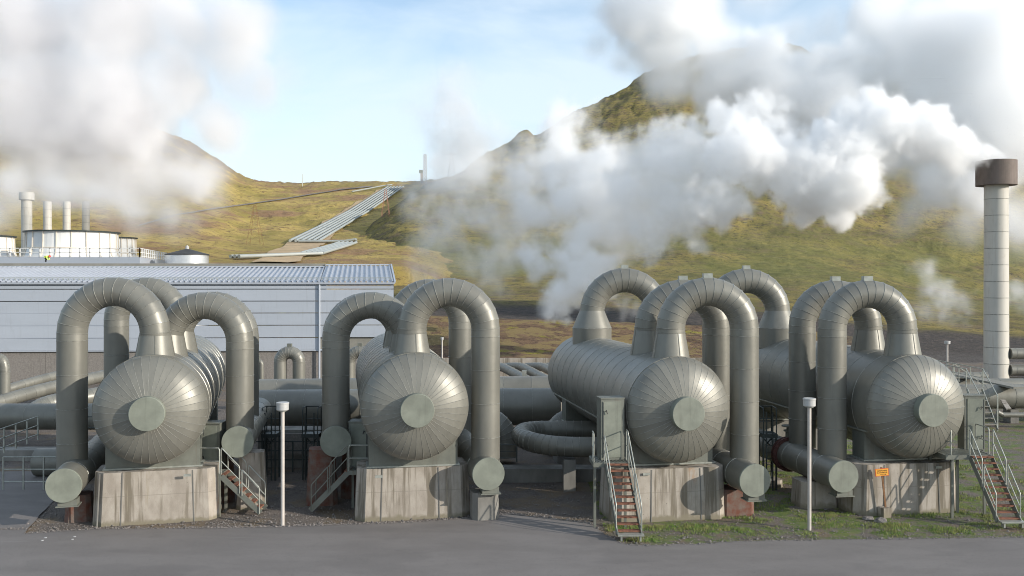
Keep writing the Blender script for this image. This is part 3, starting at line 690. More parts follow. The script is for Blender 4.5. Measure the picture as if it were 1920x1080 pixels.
# middle short stairs, going down to the left
a, b = P(655, 880, 35.8), P(586, 955, 35.6); a.z = 1.56; b.z = .05
st2 = staircase(a, b, Vector((0, 1, 0)), .8, 7, 'shaded short metal stairs down to the left beside the second tank', plat=(a + Vector((.47, 0, 0)), .9, .86, 0), legs=((-.40, .40), (.40, .40)), rails_mat='steel')
rm = MB(); railpair(rm, a + Vector((.06, -.43, 0)), a + Vector((.88, -.43, 0)), .98); rm.build('landing_rail', 'galv', st2)
cabinet((P(676, 0, 36.7).x, 36.7), .78, .7, 1.5, 3.25, math.radians(-4), 'shaded cabinet left of the second tank', hinge=1, handles=1)

# lamp posts
def lamp(p, h, r, hr, hh, label, group):
    t = thing('lamp_post', label, 'lamp post', p, group)
    MB().tube([p - Vector((0, 0, .1)), p + Vector((0, 0, h - hh))], r, 14).build('pole', 'pole', t)
    hd = MB().lathe(p + Vector((0, 0, h - hh)), (0, 0, 1), [(0, .001), (0, hr - .02), (.02, hr), (hh - .05, hr), (hh - .05, hr + .012), (hh, hr + .012), (hh + .01, hr - .02), (hh + .01, .001)], 28, False).build('lamp_head', 'white', t)
    MB().lathe(p + Vector((0, 0, h - hh)), (0, 0, 1), [(-.03, .001), (-.03, hr * .7), (0, hr * .7)], 20, False).build('diffuser', 'galv', hd)
    return t
lamp(G(530, 986), 4.42, .068, .215, .28, 'slender white lamp post between the leftmost and second tanks', 'bollard lamps by the road')
lamp(G(1517.5, 992), 4.62, .068, .215, .28, 'slender white lamp post on grass in front of the rightmost tank', 'bollard lamps by the road')
q = P(829, 682, 78); q.z = 0; lamp(q, 4.0, .06, .12, .2, 'thin distant lamp post seen through the tall middle loop', 'distant lamp posts')
q = P(1776, 700, 84); q.z = .4; lamp(q, 2.9, .09, .26, .25, 'distant lamp post between the rightmost tank and the stack', 'distant lamp posts')

# orange marker sign
sb = G(1661, 968); sg = thing('marker_sign', 'small orange sign with arrow on a leaning brown stake before the right block', 'sign', sb)
MB().box(sb + Vector((-.05, 0, .16)), (.34, .34, .36), yaw=.3).build('foot', 'conc', sg)
tp = P(1652.5, 876, sb.y - .02); MB().bar(sb + Vector((0, 0, .2)), tp, .06, .05).build('stake', 'wood', sg)
pc = P(1653.5, 885.5, sb.y - .07); ti = Matrix.Rotation(math.radians(-5), 3, 'Y')
pn = MB().box(pc, (.50, .02, .28), tilt=ti).build('panel', 'border', sg)
MB().box(pc - Vector((0, .008, 0)), (.46, .012, .245), tilt=ti).build('face', 'orange', pn)
def text(s_, size, c, parent, tilt=-5, m='ink'):
    cu = bpy.data.curves.new('lettering', 'FONT'); cu.body = s_; cu.size = size; cu.align_x = 'CENTER'; cu.align_y = 'CENTER'; cu.extrude = .001
    tmp = bpy.data.objects.new('tmp', cu); S.collection.objects.link(tmp)
    dg = bpy.context.evaluated_depsgraph_get(); me = bpy.data.meshes.new_from_object(tmp.evaluated_get(dg)); bpy.data.objects.remove(tmp)
    R = Matrix.Rotation(math.radians(tilt), 4, 'Y') @ Matrix.Rotation(math.radians(90), 4, 'X')
    me.transform(Matrix.Translation(Vector(c) - root_of(parent).location) @ R); me.materials.clear(); me.materials.append(M[m])
    o = bpy.data.objects.new('lettering', me); S.collection.objects.link(o); o.parent = parent; return o
text('HÁSPENNA', .072, pc + Vector((.01, -.017, .06)), pn); text('EL.STRENGUR', .062, pc + Vector((0, -.017, -.012)), pn)
ar = MB(); q = pc + Vector((.02, -.017, -.075)); ar.box(q, (.2, .003, .012), tilt=ti); ar.add([q + Vector((.09, 0, .03)), q + Vector((.15, 0, .005)), q + Vector((.09, 0, -.02))], [(0, 1, 2)]); ar.build('arrow', 'ink', pn)

# ================================================================== YARD PIPEWORK
def bgpipe(pts, r, label, n=28, joints=1.6, m='clad', group='pipes crossing the yard', cat='pipe', name='yard_pipe', cap0=True, cap1=True, sup=None):
    pts = [Vector(p) for p in pts]; out = [pts[0]]
    for a, b in zip(pts, pts[1:]):
        k = max(1, round((b - a).length / joints))
        for i in range(1, k + 1): out.append(a + (b - a) * i / k)
    t = thing(name, label, cat, (pts[0].x, pts[0].y, 0), group)
    MB().clad(out, r, n, cap0=cap0, cap1=cap1).build('pipe', m, t)
    if sup:
        for p in sup: MB().box((p[0], p[1], p[2] / 2 - .1), (.5, .9, p[2] + .2)).build('support', 'conc2', t)
    return t
def smooth_path(ps, n=6):
    """round the corners of a polyline (quadratic)"""
    ps = [Vector(p) for p in ps]; out = [ps[0]]
    for i in range(1, len(ps) - 1):
        a, b, c = ps[i - 1], ps[i], ps[i + 1]; r_ = min((b - a).length, (c - b).length) * .5
        p0 = b + (a - b).normalized() * r_; p1 = b + (c - b).normalized() * r_
        for k in range(n + 1):
            t_ = k / n; out.append(p0 * (1 - t_) ** 2 + b * 2 * t_ * (1 - t_) + p1 * t_ ** 2)
    out.append(ps[-1]); return out
# big collector lying across behind the tanks
bgpipe([P(470, 766, 51), P(1050, 762, 51)], 1.02, 'large horizontal pipe behind the tanks in the middle of the yard', sup=[(-8, 51, .9), (-3, 51, .9), (1, 51, .9)])
bgpipe([P(470, 738, 55), P(1050, 732, 55)], .85, 'second large horizontal pipe right behind the big one')
bgpipe([P(-60, 781, 50), P(345, 781, 50)], .70, 'horizontal pipe behind the far left loop')
MB_ = None
bgpipe(smooth_path([P(-60, 772, 56), P(60, 735, 60), P(215, 700, 66), P(330, 680, 72)]), .42, 'slanting pale pipe rising to the right behind the far left loop', joints=3)
bgpipe(smooth_path([P(-60, 752, 62), P(60, 716, 66), P(140, 696, 70)]), .34, 'thin slanting pipe close to the aggregate wall at far left', joints=3)
bgpipe(smooth_path([P(50, 785, 53), P(80, 757, 55), P(190, 742, 57), P(290, 700, 64)]), .50, 'slanting pipe behind the far left leg, lowest of the slanting ones', joints=2)
bgpipe(smooth_path([P(-20, 672, 60), P(4, 672, 60), P(9, 690, 60), P(9, 750, 60)], 8), .33, 'shiny pipe elbow cut by the left edge', joints=2)
bgpipe([P(70, 866, 42), P(170, 866, 42)], .62, 'short stub of wide pipe in the shade behind the far left leg', m='clad')
def uloop(xl, xr, yt, yb, Z, r, label, lug=True):
    A, B = P(xl, yb, Z), P(xr, yb, Z); hc = (B.x - A.x) / 2; c = Vector(((A.x + B.x) / 2, Z, P(0, yt, Z).z - r - hc))
    pts = [A] + arc(c, hc, 180, 0, 12, Vector((1, 0, 0))) + [B]
    t = bgpipe(pts, r, label, joints=1.5, group='small pipe loops by the blue hall', name='pipe_loop', cat='pipe loop')
    if lug: MB().box(c + Vector((0, 0, hc + r + .06)), (.28, .28, .22)).build('lug', 'steel', t)
    return t
uloop(525.5, 560.5, 649, 716, 60, .40, 'small pipe loop with a lug before the aggregate wall')
uloop(655, 695, 648, 716, 60, .38, 'small pipe loop seen under the lower loop of the second tank')
uloop(476, 490, 672, 730, 62, .16, 'narrow pipe stub beside the small loop')
# horizontal hairpin in the middle
hp = [P(1160, 838, 39.2), P(1060, 838, 39.2), P(1010, 833, 39.6), P(980, 823, 40.6), P(975, 812, 42.0), P(1000, 806, 43.4), P(1060, 806, 43.6), P(1120, 806, 43.6)]
bgpipe(smooth_path(hp, 4), .42, 'dark hairpin pipe lying flat left of the central stairs', joints=1.2, sup=[(2.4, 39.3, 1.3), (5.0, 39.3, 1.3)])
def elbow(cx, cy, ra, Z, r, a0, a1, label, ext=0):
    c = P(cx, cy, Z); pts = arc(c, ra, a0, a1, 8, Vector((1, 0, 0)))
    if ext: pts = [pts[0] + Vector((-ext, 0, 0))] + pts
    pts.append(Vector((pts[-1].x, pts[-1].y, .3)))
    return bgpipe(pts, r, label, joints=1.4)
elbow(905, 828, 1.05, 45.0, .62, 90, 0, 'wide dark pipe elbow bending down right of the second tank', ext=1.5)
elbow(1075, 822, .95, 47.0, .55, 90, 180, 'pipe elbow bending down under the third tank')
# plinths in the shade behind
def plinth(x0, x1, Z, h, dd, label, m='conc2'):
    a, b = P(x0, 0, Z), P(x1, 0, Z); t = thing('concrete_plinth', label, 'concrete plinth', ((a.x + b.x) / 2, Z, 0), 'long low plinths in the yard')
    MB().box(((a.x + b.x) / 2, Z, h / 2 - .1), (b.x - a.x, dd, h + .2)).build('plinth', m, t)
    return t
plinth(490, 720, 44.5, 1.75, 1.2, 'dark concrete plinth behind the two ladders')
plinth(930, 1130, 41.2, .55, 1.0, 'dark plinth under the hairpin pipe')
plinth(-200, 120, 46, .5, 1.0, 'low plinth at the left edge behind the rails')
t = thing('wall_panel', 'pale sunlit panel seen through the ladders', 'wall panel', P(554, 853, 43), None)
a, b = P(507, 0, 43.6), P(600, 0, 43.6)
MB().box(((a.x + b.x) / 2, 43.6, 1.15), (b.x - a.x, .12, .98)).build('panel', 'agg', t)
# black ladders with cages
def ladder(x0, x1, Z, label, v=650):
    a, b = P(x0, 0, Z), P(x1, 0, Z); zt = CH - (763 - HZ) * Z / F; zd = CH - (812 - HZ) * Z / F
    t = thing('access_ladder', label, 'ladder', ((a.x + b.x) / 2, Z, 0), 'dark ladders with small landings')
    for x in (a.x + .12, b.x - .16): MB().bar((x, Z - .4, -.05), (x, Z - .4, zd + .95), .05, .06).build('stile', 'dark', t)
    for k in range(9): MB().tube([(a.x + .12, Z - .4, .25 + k * .27), (b.x - .16, Z - .4, .25 + k * .27)], .016, 6).build('rung', 'dark', t)
    MB().box(((a.x + b.x) / 2, Z, zd - .06), (b.x - a.x + .1, .8, .16)).build('landing', 'dark', t)
    for s_ in (a.x, b.x):
        for y in (-.36, .36):
            MB().bar((s_, Z + y, -.05), (s_, Z + y, zd - .1), .07, .07).build('leg', 'dark', t)
    r_ = MB()
    for s_ in (a.x, b.x): r_.tube([(s_, Z - .38, zd), (s_, Z - .38, zt - .1), (s_, Z - .3, zt), (s_, Z + .3, zt), (s_, Z + .38, zt - .1), (s_, Z + .38, zd)], .024, 8)
    r_.tube([(a.x, Z + .38, zt - .02), (b.x, Z + .38, zt - .02)], .024, 8).tube([(a.x, Z + .38, (zt + zd) / 2), (b.x, Z + .38, (zt + zd) / 2)], .02, 8)
    r_.bar((a.x, Z, zd - .1), (a.x + .35, Z, zd - .5), .05).bar((b.x, Z, zd - .1), (b.x - .35, Z, zd - .5), .05)
    r_.build('guard_rail', 'dark', t)
ladder(496, 520, 41.5, 'dark ladder with landing half behind the left lamp post'); ladder(571, 599, 41.5, 'dark ladder with landing left of the shaded leg of the second tank')
ladder(1427, 1451, 39.5, 'dark ladder in front of the red brown flange')
# steel rail run behind the ladders
t = thing('pipe_rack', 'dark horizontal steel rails behind the ladders', 'railing', P(550, 850, 43.0)); m_ = MB()
for y in (828, 845, 862): m_.bar(P(480, y, 42.9), P(610, y, 42.9), .05)
for x in (495, 549, 600): m_.bar(P(x, 826, 42.9), P(x, 885, 42.9), .06)
m_.build('rail', 'dark', t)
# left edge railings
def railing(pa, pb, n, h, label, rails=3, m='galv', r=.025, group='railings at the left edge'):
    pa, pb = Vector(pa), Vector(pb); t = thing('railing', label, 'railing', pa, group); up = Vector((0, 0, 1))
    for k in range(n):
        q = pa + (pb - pa) * k / (n - 1); MB().bar(q, q + up * h, .06, .05).build('post', m, t)
    rr = MB()
    for k in range(rails): z = h * (1 - k * .38); rr.tube([pa + up * z, pb + up * z], r, 8)
    rr.build('rails', m, t); return t
a, b = P(-40, 895, 37), P(70, 845, 42); a.z = 1.0; b.z = P(0, 836, 42).z - .1
railing(P(-40, 868, 37), P(71, 825, 41.5), 6, 1.05, 'sunlit sloping railing at the left edge', 3)
a, b = P(6, 0, 39), P(120, 0, 39); a.z = .05; b.z = .05
railing(a, b, 4, 1.35, 'dark level railing at the left edge above the ramp', 3)
a, b = P(152, 0, 43), P(215, 0, 43); a.z = 1.2; b.z = 1.2
railing(a, b, 3, 1.3, 'short railing between the far left leg and the leftmost tank', 2, m='dark')
a, b = P(935, 0, 40.5), P(969, 0, 40.5); a.z = .9; b.z = .9
railing(a, b, 2, .75, 'thin dark railing beside the hairpin pipe', 3, m='dark', r=.015)
# low retaining wall and small parallel pipes seen between the loops
t = thing('retaining_wall', 'low pale concrete wall beyond the yard, right of the blue hall', 'wall', P(980, 0, 77))
a, b = P(760, 0, 77), P(1420, 0, 79)
w_ = MB(); w_.box(((a.x + b.x) / 2, 78, 1.0), (b.x - a.x, .3, 2.55)).build('wall', 'conc', t)
t = thing('retaining_wall', 'nearer pale concrete ledge below the small slanting pipes', 'wall', P(980, 0, 62))
a, b = P(900, 0, 62), P(1060, 0, 62); w_ = MB(); w_.box(((a.x + b.x) / 2, 62, 1.1), (b.x - a.x, 1.2, 2.5)).build('wall', 'conc', t)
for k, (x, l) in enumerate(((938, 'first'), (975, 'second'), (1015, 'third'), (1050, 'fourth'))):
    bgpipe(smooth_path([P(x - 28, 688, 76), P(x + 2, 687, 74), P(x + 55, 715, 64)], 4), .34, l + ' of the small slanting pipes between second and third tanks, counted from the left', joints=3, n=18, group='small slanting pipes')
t = thing('marker_post', 'tiny pale box post on the ledge beside the third tank', 'post', P(983, 706, 62)); MB().box(P(983, 701, 61.5), (.3, .3, .45)).build('box', 'galv', t)
# scattered pipes on the right
bgpipe([P(1690, 744, 58), P(2100, 742, 58)], .76, 'wide brown grey pipe crossing at the right edge below the stack', m='clad', sup=[(28, 58, .8), (31, 58, .8), (34, 58, .8)])
bgpipe([P(1690, 722, 63), P(2100, 722, 63)], .45, 'narrower pipe just behind the wide one at the right edge')
bgpipe([P(1870, 773, 55), P(1880, 778, 55), P(2100, 778, 55)], .15, 'thin ground pipe at the right edge')
bgpipe([P(1780, 708, 68), P(1850, 706, 68)], .35, 'short ribbed pipe behind the right cabinet', joints=.6)

# ================================================================== STACK (right)
def chimney(x, ytop, ybase, Z, r0, r1, label, capspec=None, base=None, group='tall pale stacks', doors=True):
    B = P(x, ybase, Z); top = P(x, ytop, Z).z; z0 = base if base is not None else B.z
    t = thing('exhaust_stack', label, 'exhaust stack', (B.x, Z, z0), group)
    n = max(2, round((top - z0) / 1.5)); MB().clad([(B.x, Z, z0 - .3 + (top - z0 + .3) * k / n) for k in range(n + 1)], [r0 + (r1 - r0) * k / n for k in range(n + 1)], 48, bead=.02, bw=.06).lathe((B.x, Z, top), (0, 0, 1), [(0, r1), (0, r1 - .12), (-3, r1 - .12)], 48, False).build('shaft', 'stackw', t)
    if capspec:
        yt, yb, rc, m_ = capspec; zt, zb = P(0, yt, Z).z, P(0, yb, Z).z
        MB().lathe((B.x, Z, 0), (0, 0, 1), [(zb + .05, r1), (zb, r1 + .1), (zb, rc), (zt, rc), (zt, rc - .08), (zb + .4, rc - .10)], 56, False).build('stack_head', m_, t)
    return t, Vector((B.x, Z, z0))
ST, SB = chimney(1868, 312, 706, 84, 1.04, 1.0, 'tall pale stack with brown head puffing dense white steam', (302, 348, 1.70, 'corten'))
for k, (y, l) in enumerate(((663, 'upper'), (694, 'lower'))):
    bgpipe([P(1893, y, 83.5), P(1903, y, 83.5), P(2060, y, 83.5)], .50, l + ' pipe joining the right side of the tall pale stack', joints=2, m='clad', group='pipes joining the stack')
# catwalk over the pipes
cz = P(0, 716, 60); A, B = P(1851, 0, 54.5), P(1845, 0, 66)
t = thing('metal_catwalk', 'small steel footbridge with steps over the pipes beside the stack', 'footbridge', (A.x, 54.5, 0)); zt = P(0, 726, 56).z
MB().box(((A.x + B.x) / 2, 60.5, zt - .05), (.95, 9, .12)).build('deck', 'ridge', t)
for s_ in (-.5, .5):
    rr = MB()
    for k in range(7): q = Vector((A.x + s_, 56 + k * 1.5, zt)); rr.bar(q, q + Vector((0, 0, 1.1)), .05)
    rr.bar((A.x + s_, 56, zt + 1.1), (A.x + s_, 65, zt + 1.1), .05).bar((A.x + s_, 56, zt + .55), (A.x + s_, 65, zt + .55), .04)
    rr.bar((A.x + s_, 56, zt + 1.1), (A.x + s_, 54.3, zt - .3), .05).bar((A.x + s_, 54.3, zt - .3), (A.x + s_, 54.3, .0), .06); rr.build('handrail', 'galv', t)
    MB().bar((A.x + s_ * .9, 56, zt - .1), (A.x + s_ * .9, 54.2, .1), .04, .2).build('stringer', 'galv', t)
for k in range(7): MB().box((A.x, 56 - k * .28, zt - .1 - k * (zt - .2) / 7), (.85, .25, .04)).build('tread', 'ridge', t)
rr = MB(); rr.bar((A.x - .5, 65, zt + 1.1), (A.x + .5, 65, zt + 1.1), .05).bar((A.x + .6, 60, zt + 1.1), (A.x + 2.6, 60, zt - .3), .05).bar((A.x + .6, 60, zt), (A.x + .6, 60, zt + 1.1), .05); rr.build('side_rail', 'galv', t)
t = thing('wood_plank', 'loose board leaning on the wide pipe at the right edge', 'board', P(1885, 765, 55.5)); MB().bar(P(1880, 750, 56.5), P(1892, 768, 55), .28, .06).build('board', 'conc', t)

# ================================================================== BLUE HALL
wy = math.radians(2.6); wd_ = Vector((-math.cos(wy), -math.sin(wy), 0)); dd_ = Vector((math.sin(math.radians(-8.9)), math.cos(math.radians(-8.9)), 0))
E = P(738, 0, 82); E.z = 0; LEN = 62.0
zE = CH - (531 - HZ) * 82 / F; zB = CH - (656 - HZ) * 82 / F
t = hall = thing('industrial_hall', 'long pale blue metal hall with ribbed roof behind the left tanks', 'industrial building', (E.x, E.y, 0))
W3 = lambda s_, d, z: E + wd_ * s_ + dd_ * d + Vector((0, 0, z))
wl = MB()                     # cladding: horizontal boards with recessed joints
hts = [zB + (zE - .2 - zB) * k / 7.0 for k in range(7)] + [zE - .2]
hts = [CH - (y - HZ) * 82 / F for y in (656, 632.5, 609.3, 586.5, 564.3, 542.0, 534.5)]
def plank(s0, s1, z0, z1, off=0):
    n = 3; a = [W3(s0, -off, z0), W3(s1, -off, z0), W3(s1, -off, z1), W3(s0, -off, z1)]
    b = [W3(s0, .15, z0), W3(s1, .15, z0), W3(s1, .15, z1), W3(s0, .15, z1)]
    wl.add(a + b, [(0, 1, 2, 3), (7, 6, 5, 4), (0, 3, 7, 4), (1, 5, 6, 2), (0, 4, 5, 1), (3, 2, 6, 7)])
for z0, z1 in zip(hts, hts[1:]):
    for s0, s1 in ((0, 6.42), (6.5, 20), (20.03, 34), (34.03, 48), (48.03, LEN)):
        if z0 < hts[0] + .1 and s0 < 5: continue
        plank(s0, s1, z0 + .035, z1 - .035)
plank(0, LEN, hts[-1] + .0, zE - .02, .02)
plank(6.5, LEN, zB - .06, zB + .02, .03)
wl.build('wall', 'wall', t)
# gable end on the right
gb = MB().add([W3(-.02, .1, zB), W3(-.02, 13.5, zB), W3(-.02, 13.5, zE + 1.6), W3(-.02, .1, zE)], [(0, 1, 2, 3)]); gb.build('gable', 'wall', t); gb = MB().add([W3(LEN, .1, 0), W3(LEN, 13.5, 0), W3(LEN, 13.5, zE + 1.6), W3(LEN, .1, zE)], [(0, 1, 2, 3)]); gb.build('gable', 'wall', t)
bs = MB()
def pbox(mb, s0, s1, d0, d1, z0, z1):
    v = [W3(s, d, z) for z in (z0, z1) for s, d in ((s0, d0), (s1, d0), (s1, d1), (s0, d1))]
    mb.add(v, [(3, 2, 1, 0), (4, 5, 6, 7), (0, 1, 5, 4), (1, 2, 6, 5), (2, 3, 7, 6), (3, 0, 4, 7)])
for s0, s1 in ((0, 7.0), (7.03, 12), (12.03, 18.0), (18.03, 24), (24.03, 30), (30.03, 36), (36.03, LEN)): pbox(bs, s0, s1, .16, 13, -.3, zB - .06)
bs.build('base_wall', 'agg', t)
# recessed dark wall bay at the right with a strip
by = MB(); pbox(by, .05, 6.4, .2, .5, zB, hts[1] + .03); by.build('bay', 'ridge', t)
tr = MB(); pbox(tr, 0, 6.45, -.06, .2, zB - .04, zB + .08); tr.bar(W3(2.1, .1, zB), W3(.9, .1, zB + 1.1), .06); tr.build('trim', 'wall', t)
dp = MB(); dp.tube([W3(6.46, -.1, -.1), W3(6.46, -.1, zE - .1)], .085, 12); dp.build('downpipe', 'wall', t)
gt = MB(); a, b = W3(-.1, -.12, zE), W3(LEN, -.12, zE); gt.bar(a, b, .20, .16); gt.build('gutter', 'roofm', t)
# ribbed roof: two lengths, the right one a little higher
rf = MB(); zr1 = CH + (HZ - 497) * 94 / F; zr2 = CH + (HZ - 500.5) * 94 / F
def roof(s0, s1, zr, d1=12.2):
    nb = round((s1 - s0) / .46); wv = (s1 - s0) / nb; vs = []; fs = []
    for k in range(nb):
        a = s0 + k * wv
        for (u, h) in ((0, 0), (.12, 0), (.20, .10), (.42, .10), (.50, 0), (1, 0)):
            for d in (-.15, d1): vs.append(W3(a + u * wv, d, (zE + .06 if d < 0 else zr - .06) + h))
    m_ = len(vs) // 2
    fs = [(2 * i, 2 * i + 2, 2 * i + 3, 2 * i + 1) for i in range(m_ - 1)]
    rf.add(vs, fs)
roof(-.05, 6.4, zr1); roof(6.45, LEN, zr2)
rf.build('roof', 'roofm', t)
ro_ = MB(); ro_.bar(W3(-.12, -.15, zE + .12), W3(-.12, 12.2, zr1 + .06), .14, .12); ro_.bar(W3(-.1, 12.2, zr1 + .04), W3(6.4, 12.2, zr1 + .04), .16, .12); ro_.bar(W3(6.42, 12.2, zr2 + .04), W3(LEN, 12.2, zr2 + .04), .16, .08); ro_.build('roof_edge', 'wall', t)
sg_ = MB()
for s0 in (.4,):
    nb = int((LEN - .5) / .46)
    for k in range(nb): q = W3(.3 + k * .46, 1.2, zE + .06 + (zr2 - zE - .1) * 1.35 / 12.35 + .13); sg_.box(q, (.10, .1, .12)); 
for d_, hh in ((1.2, .22), (.5, .2)): sg_.bar(W3(0, d_, zE + .12 + (zr2 - zE) * d_ / 12.3 + hh), W3(LEN, d_, zE + .12 + (zr2 - zE) * d_ / 12.3 + hh), .035)
sg_.build('snow_guard', 'galv', t)
tp_ = MB(); pbox(tp_, 6.5, LEN, 12.3, 17.0, 6.0, CH + (HZ - 494.5) * 95 / F); tp_.build('flat_roof', 'ridge', t)

# ================================================================== COOLING TOWERS
ct = thing('cooling_tower_block', 'pale blue cooling tower building with rail around its top', 'industrial building', P(80, 0, 140)); ct.location.z = 0
Zc = 140; zt = P(0, 482, Zc).z; a, b = P(-300, 0, Zc), P(262, 0, Zc); c_ = P(312, 0, 165)
MB().prism([(a.x, Zc), (b.x, Zc), (c_.x, 165), (c_.x - 40, 172), (a.x, 172)], -1, zt).build('housing', 'wall', ct)
rl = MB()
def fence_run(p, q, n):
    for k in range(n + 1): c = p + (q - p) * k / n; rl.bar(c, c + Vector((0, 0, 1.35)), .16, .12)
    for h in (.15, .72, 1.32): rl.bar(p + Vector((0, 0, h)), q + Vector((0, 0, h)), .12, .10)
fence_run(Vector((a.x, Zc, zt)), Vector((b.x, Zc, zt)), 30); fence_run(Vector((b.x, Zc, zt)), Vector((c_.x, 165, zt)), 14); rl.build('guard_rail', 'fanw', ct)
def fan(x0, x1, yt, Z, label, flare=.9):
    c = P((x0 + x1) / 2, 0, Z); r = (x1 - x0) / 2 * Z / F; h1 = P(0, yt, Z).z; z0 = zt - .3
    t = thing('cooling_tower_fan', label, 'cooling tower', (c.x, Z, z0), 'round cooling tower fan housings'); c.z = 0
    NP = 20; mb = MB()
    pr = [(z0, r + flare), (z0 + .9, r + .35 * flare), (z0 + 1.9, r + .08), (h1, r)]
    for k in range(NP):
        a0, a1 = 2 * math.pi * k / NP + .1, 2 * math.pi * (k + 1) / NP + .1; vs = []
        for (z, rr) in pr:
            for q in range(4):
                a = a0 + (a1 - a0) * q / 3; vs.append((c.x + rr * math.cos(a), c.y + rr * math.sin(a), z))
        mb.add(vs, [(4 * i + q, 4 * i + q + 1, 4 * i + q + 5, 4 * i + q + 4) for i in range(3) for q in range(3)])
    mb.build('drum', 'fanw', t)
    for k in range(NP):
        a = 2 * math.pi * k / NP + .1; rb = MB()
        for (z, rr), (z2, r2) in zip(pr, pr[1:]): rb.bar((c.x + (rr + .08) * math.cos(a), c.y + (rr + .08) * math.sin(a), z), (c.x + (r2 + .08) * math.cos(a), c.y + (r2 + .08) * math.sin(a), z2), .14, .14)
        rb.build('rib', 'fanr', t)
    MB().lathe(c, (0, 0, 1), [(z0 + 1.9, r + .06), (z0 + 1.9, r + .2), (z0 + 2.02, r + .2), (z0 + 2.02, r + .06)], 60, False).build('hoop', 'fanr', t)
    MB().lathe(c, (0, 0, 1), [(h1 - .02, r - .3), (h1 - .02, r + .45), (h1 + .16, r + .5), (h1 + .2, r - .3)], 60, False).build('rim', 'dark', t)
fan(58, 214, 437, 152, 'large round fan housing with dark rim left of centre roof')
fan(176, 251, 447, 178, 'smaller round fan housing half behind the large one')
fan(-90, 19, 444, 160, 'round fan housing cut by the left edge')
for (x, yt, Z, r_, l) in ((50, 375, 172, .95, 'far stack with wide pale head left of the large fan'), (89, 378, 180, .78, 'first plain stack behind the large fan, clearest in the steam'), (125, 378, 198, .80, 'second plain stack behind the large fan'), (161, 378, 206, .82, 'third plain stack behind the large fan, faintest in the steam')):
    cap_ = (361, 375, 1.3, 'stackw') if x == 50 else None
    chimney(x, yt, 470, Z, r_, r_ * .97, l, cap_, base=0, group='far stacks behind the cooling towers')
# silver tank with conical roof
c = P(351, 0, 150); r_ = 38.5 * 150 / F; z1 = P(0, 478, 150).z
t = thing('storage_tank', 'silver round storage tank with dark conical roof and a knob', 'storage tank', (c.x, 150, 0))
MB().lathe((c.x, 150, 0), (0, 0, 1), [(0, r_), (z1, r_)], 64).build('tank_wall', 'silver', t)
zc = P(0, 467, 150).z; cr = MB().lathe((c.x, 150, 0), (0, 0, 1), [(z1 - .05, r_ + .15), (z1 + .1, r_ + .12), (zc, .35), (zc, .001)], 64, False).build('cone_roof', 'black', t)
MB().lathe((c.x, 150, 0), (0, 0, 1), [(zc - .1, .28), (zc + .45, .28), (zc + .45, .15), (zc + .6, .12), (zc + .6, .001)], 16, False).build('vent', 'white', cr)
# crouching roof worker
wp = W3(0, 0, 0); wc = P(83, 491.5, 93.2)
pt = thing('person', 'person crouching on the hall roof in a yellow jacket and red helmet', 'person', wc)
def skin_person(base):
    V_ = [(0, 0, .38), (.10, 0, .50), (.24, 0, .60), (.36, 0, .62), (.44, 0, .60), (.14, -.09, .36), (.30, -.12, .46), (.22, -.12, .06), (.30, -.12, .03), (.10, .10, .36), (.22, .12, .46), (.02, .12, .10), (.10, .12, .03), (.30, -.16, .56), (.36, -.20, .34), (.50, -.16, .20), (.30, .16, .56), (.38, .20, .34), (.50, .16, .20)]
    E_ = [(0, 1), (1, 2), (2, 3), (3, 4), (0, 5), (5, 6), (6, 7), (7, 8), (0, 9), (9, 10), (10, 11), (11, 12), (2, 13), (13, 14), (14, 15), (2, 16), (16, 17), (17, 18)]
    R_ = [.17, .15, .15, .07, .06, .10, .08, .055, .05, .10, .08, .055, .05, .07, .05, .035, .07, .05, .035]
    me = bpy.data.meshes.new('body'); me.from_pydata([Vector(v) for v in V_], E_, []); o = bpy.data.objects.new('body', me); S.collection.objects.link(o)
    m = o.modifiers.new('skin', 'SKIN'); m.use_smooth_shade = True
    for i, r in enumerate(R_): me.skin_vertices[0].data[i].radius = (r, r)
    me.skin_vertices[0].data[0].use_root = True
    o.modifiers.new('sub', 'SUBSURF').levels = 1
    dg = bpy.context.evaluated_depsgraph_get(); m2 = bpy.data.meshes.new_from_object(o.evaluated_get(dg)); o.modifiers.clear(); o.data = m2; m2.name = 'body'; return o
bo = skin_person(wc); bo.parent = pt; me = bo.data; me.materials.clear(); me.materials.append(M['hivis']); me.materials.append(M['trouser'])
for p in me.polygons: p.material_index = 1 if p.center.z < .44 and p.center.x < .32 and abs(p.center.y) < .3 else 0
hb = MB(); hc = wc + Vector((.53, 0, .56)); hb.lathe(hc, (0, 0, 1), [(-.12, .03), (-.09, .07), (-.02, .09), (.05, .09), (.1, .06), (.12, .001)], 14); hb.build('head', 'skin', pt)
MB().lathe(hc + Vector((.0, 0, .0)), (.3, 0, 1), [(0, .14), (.02, .12), (.08, .11), (.13, .07), (.15, .001)], 16).build('helmet', 'red', pt)

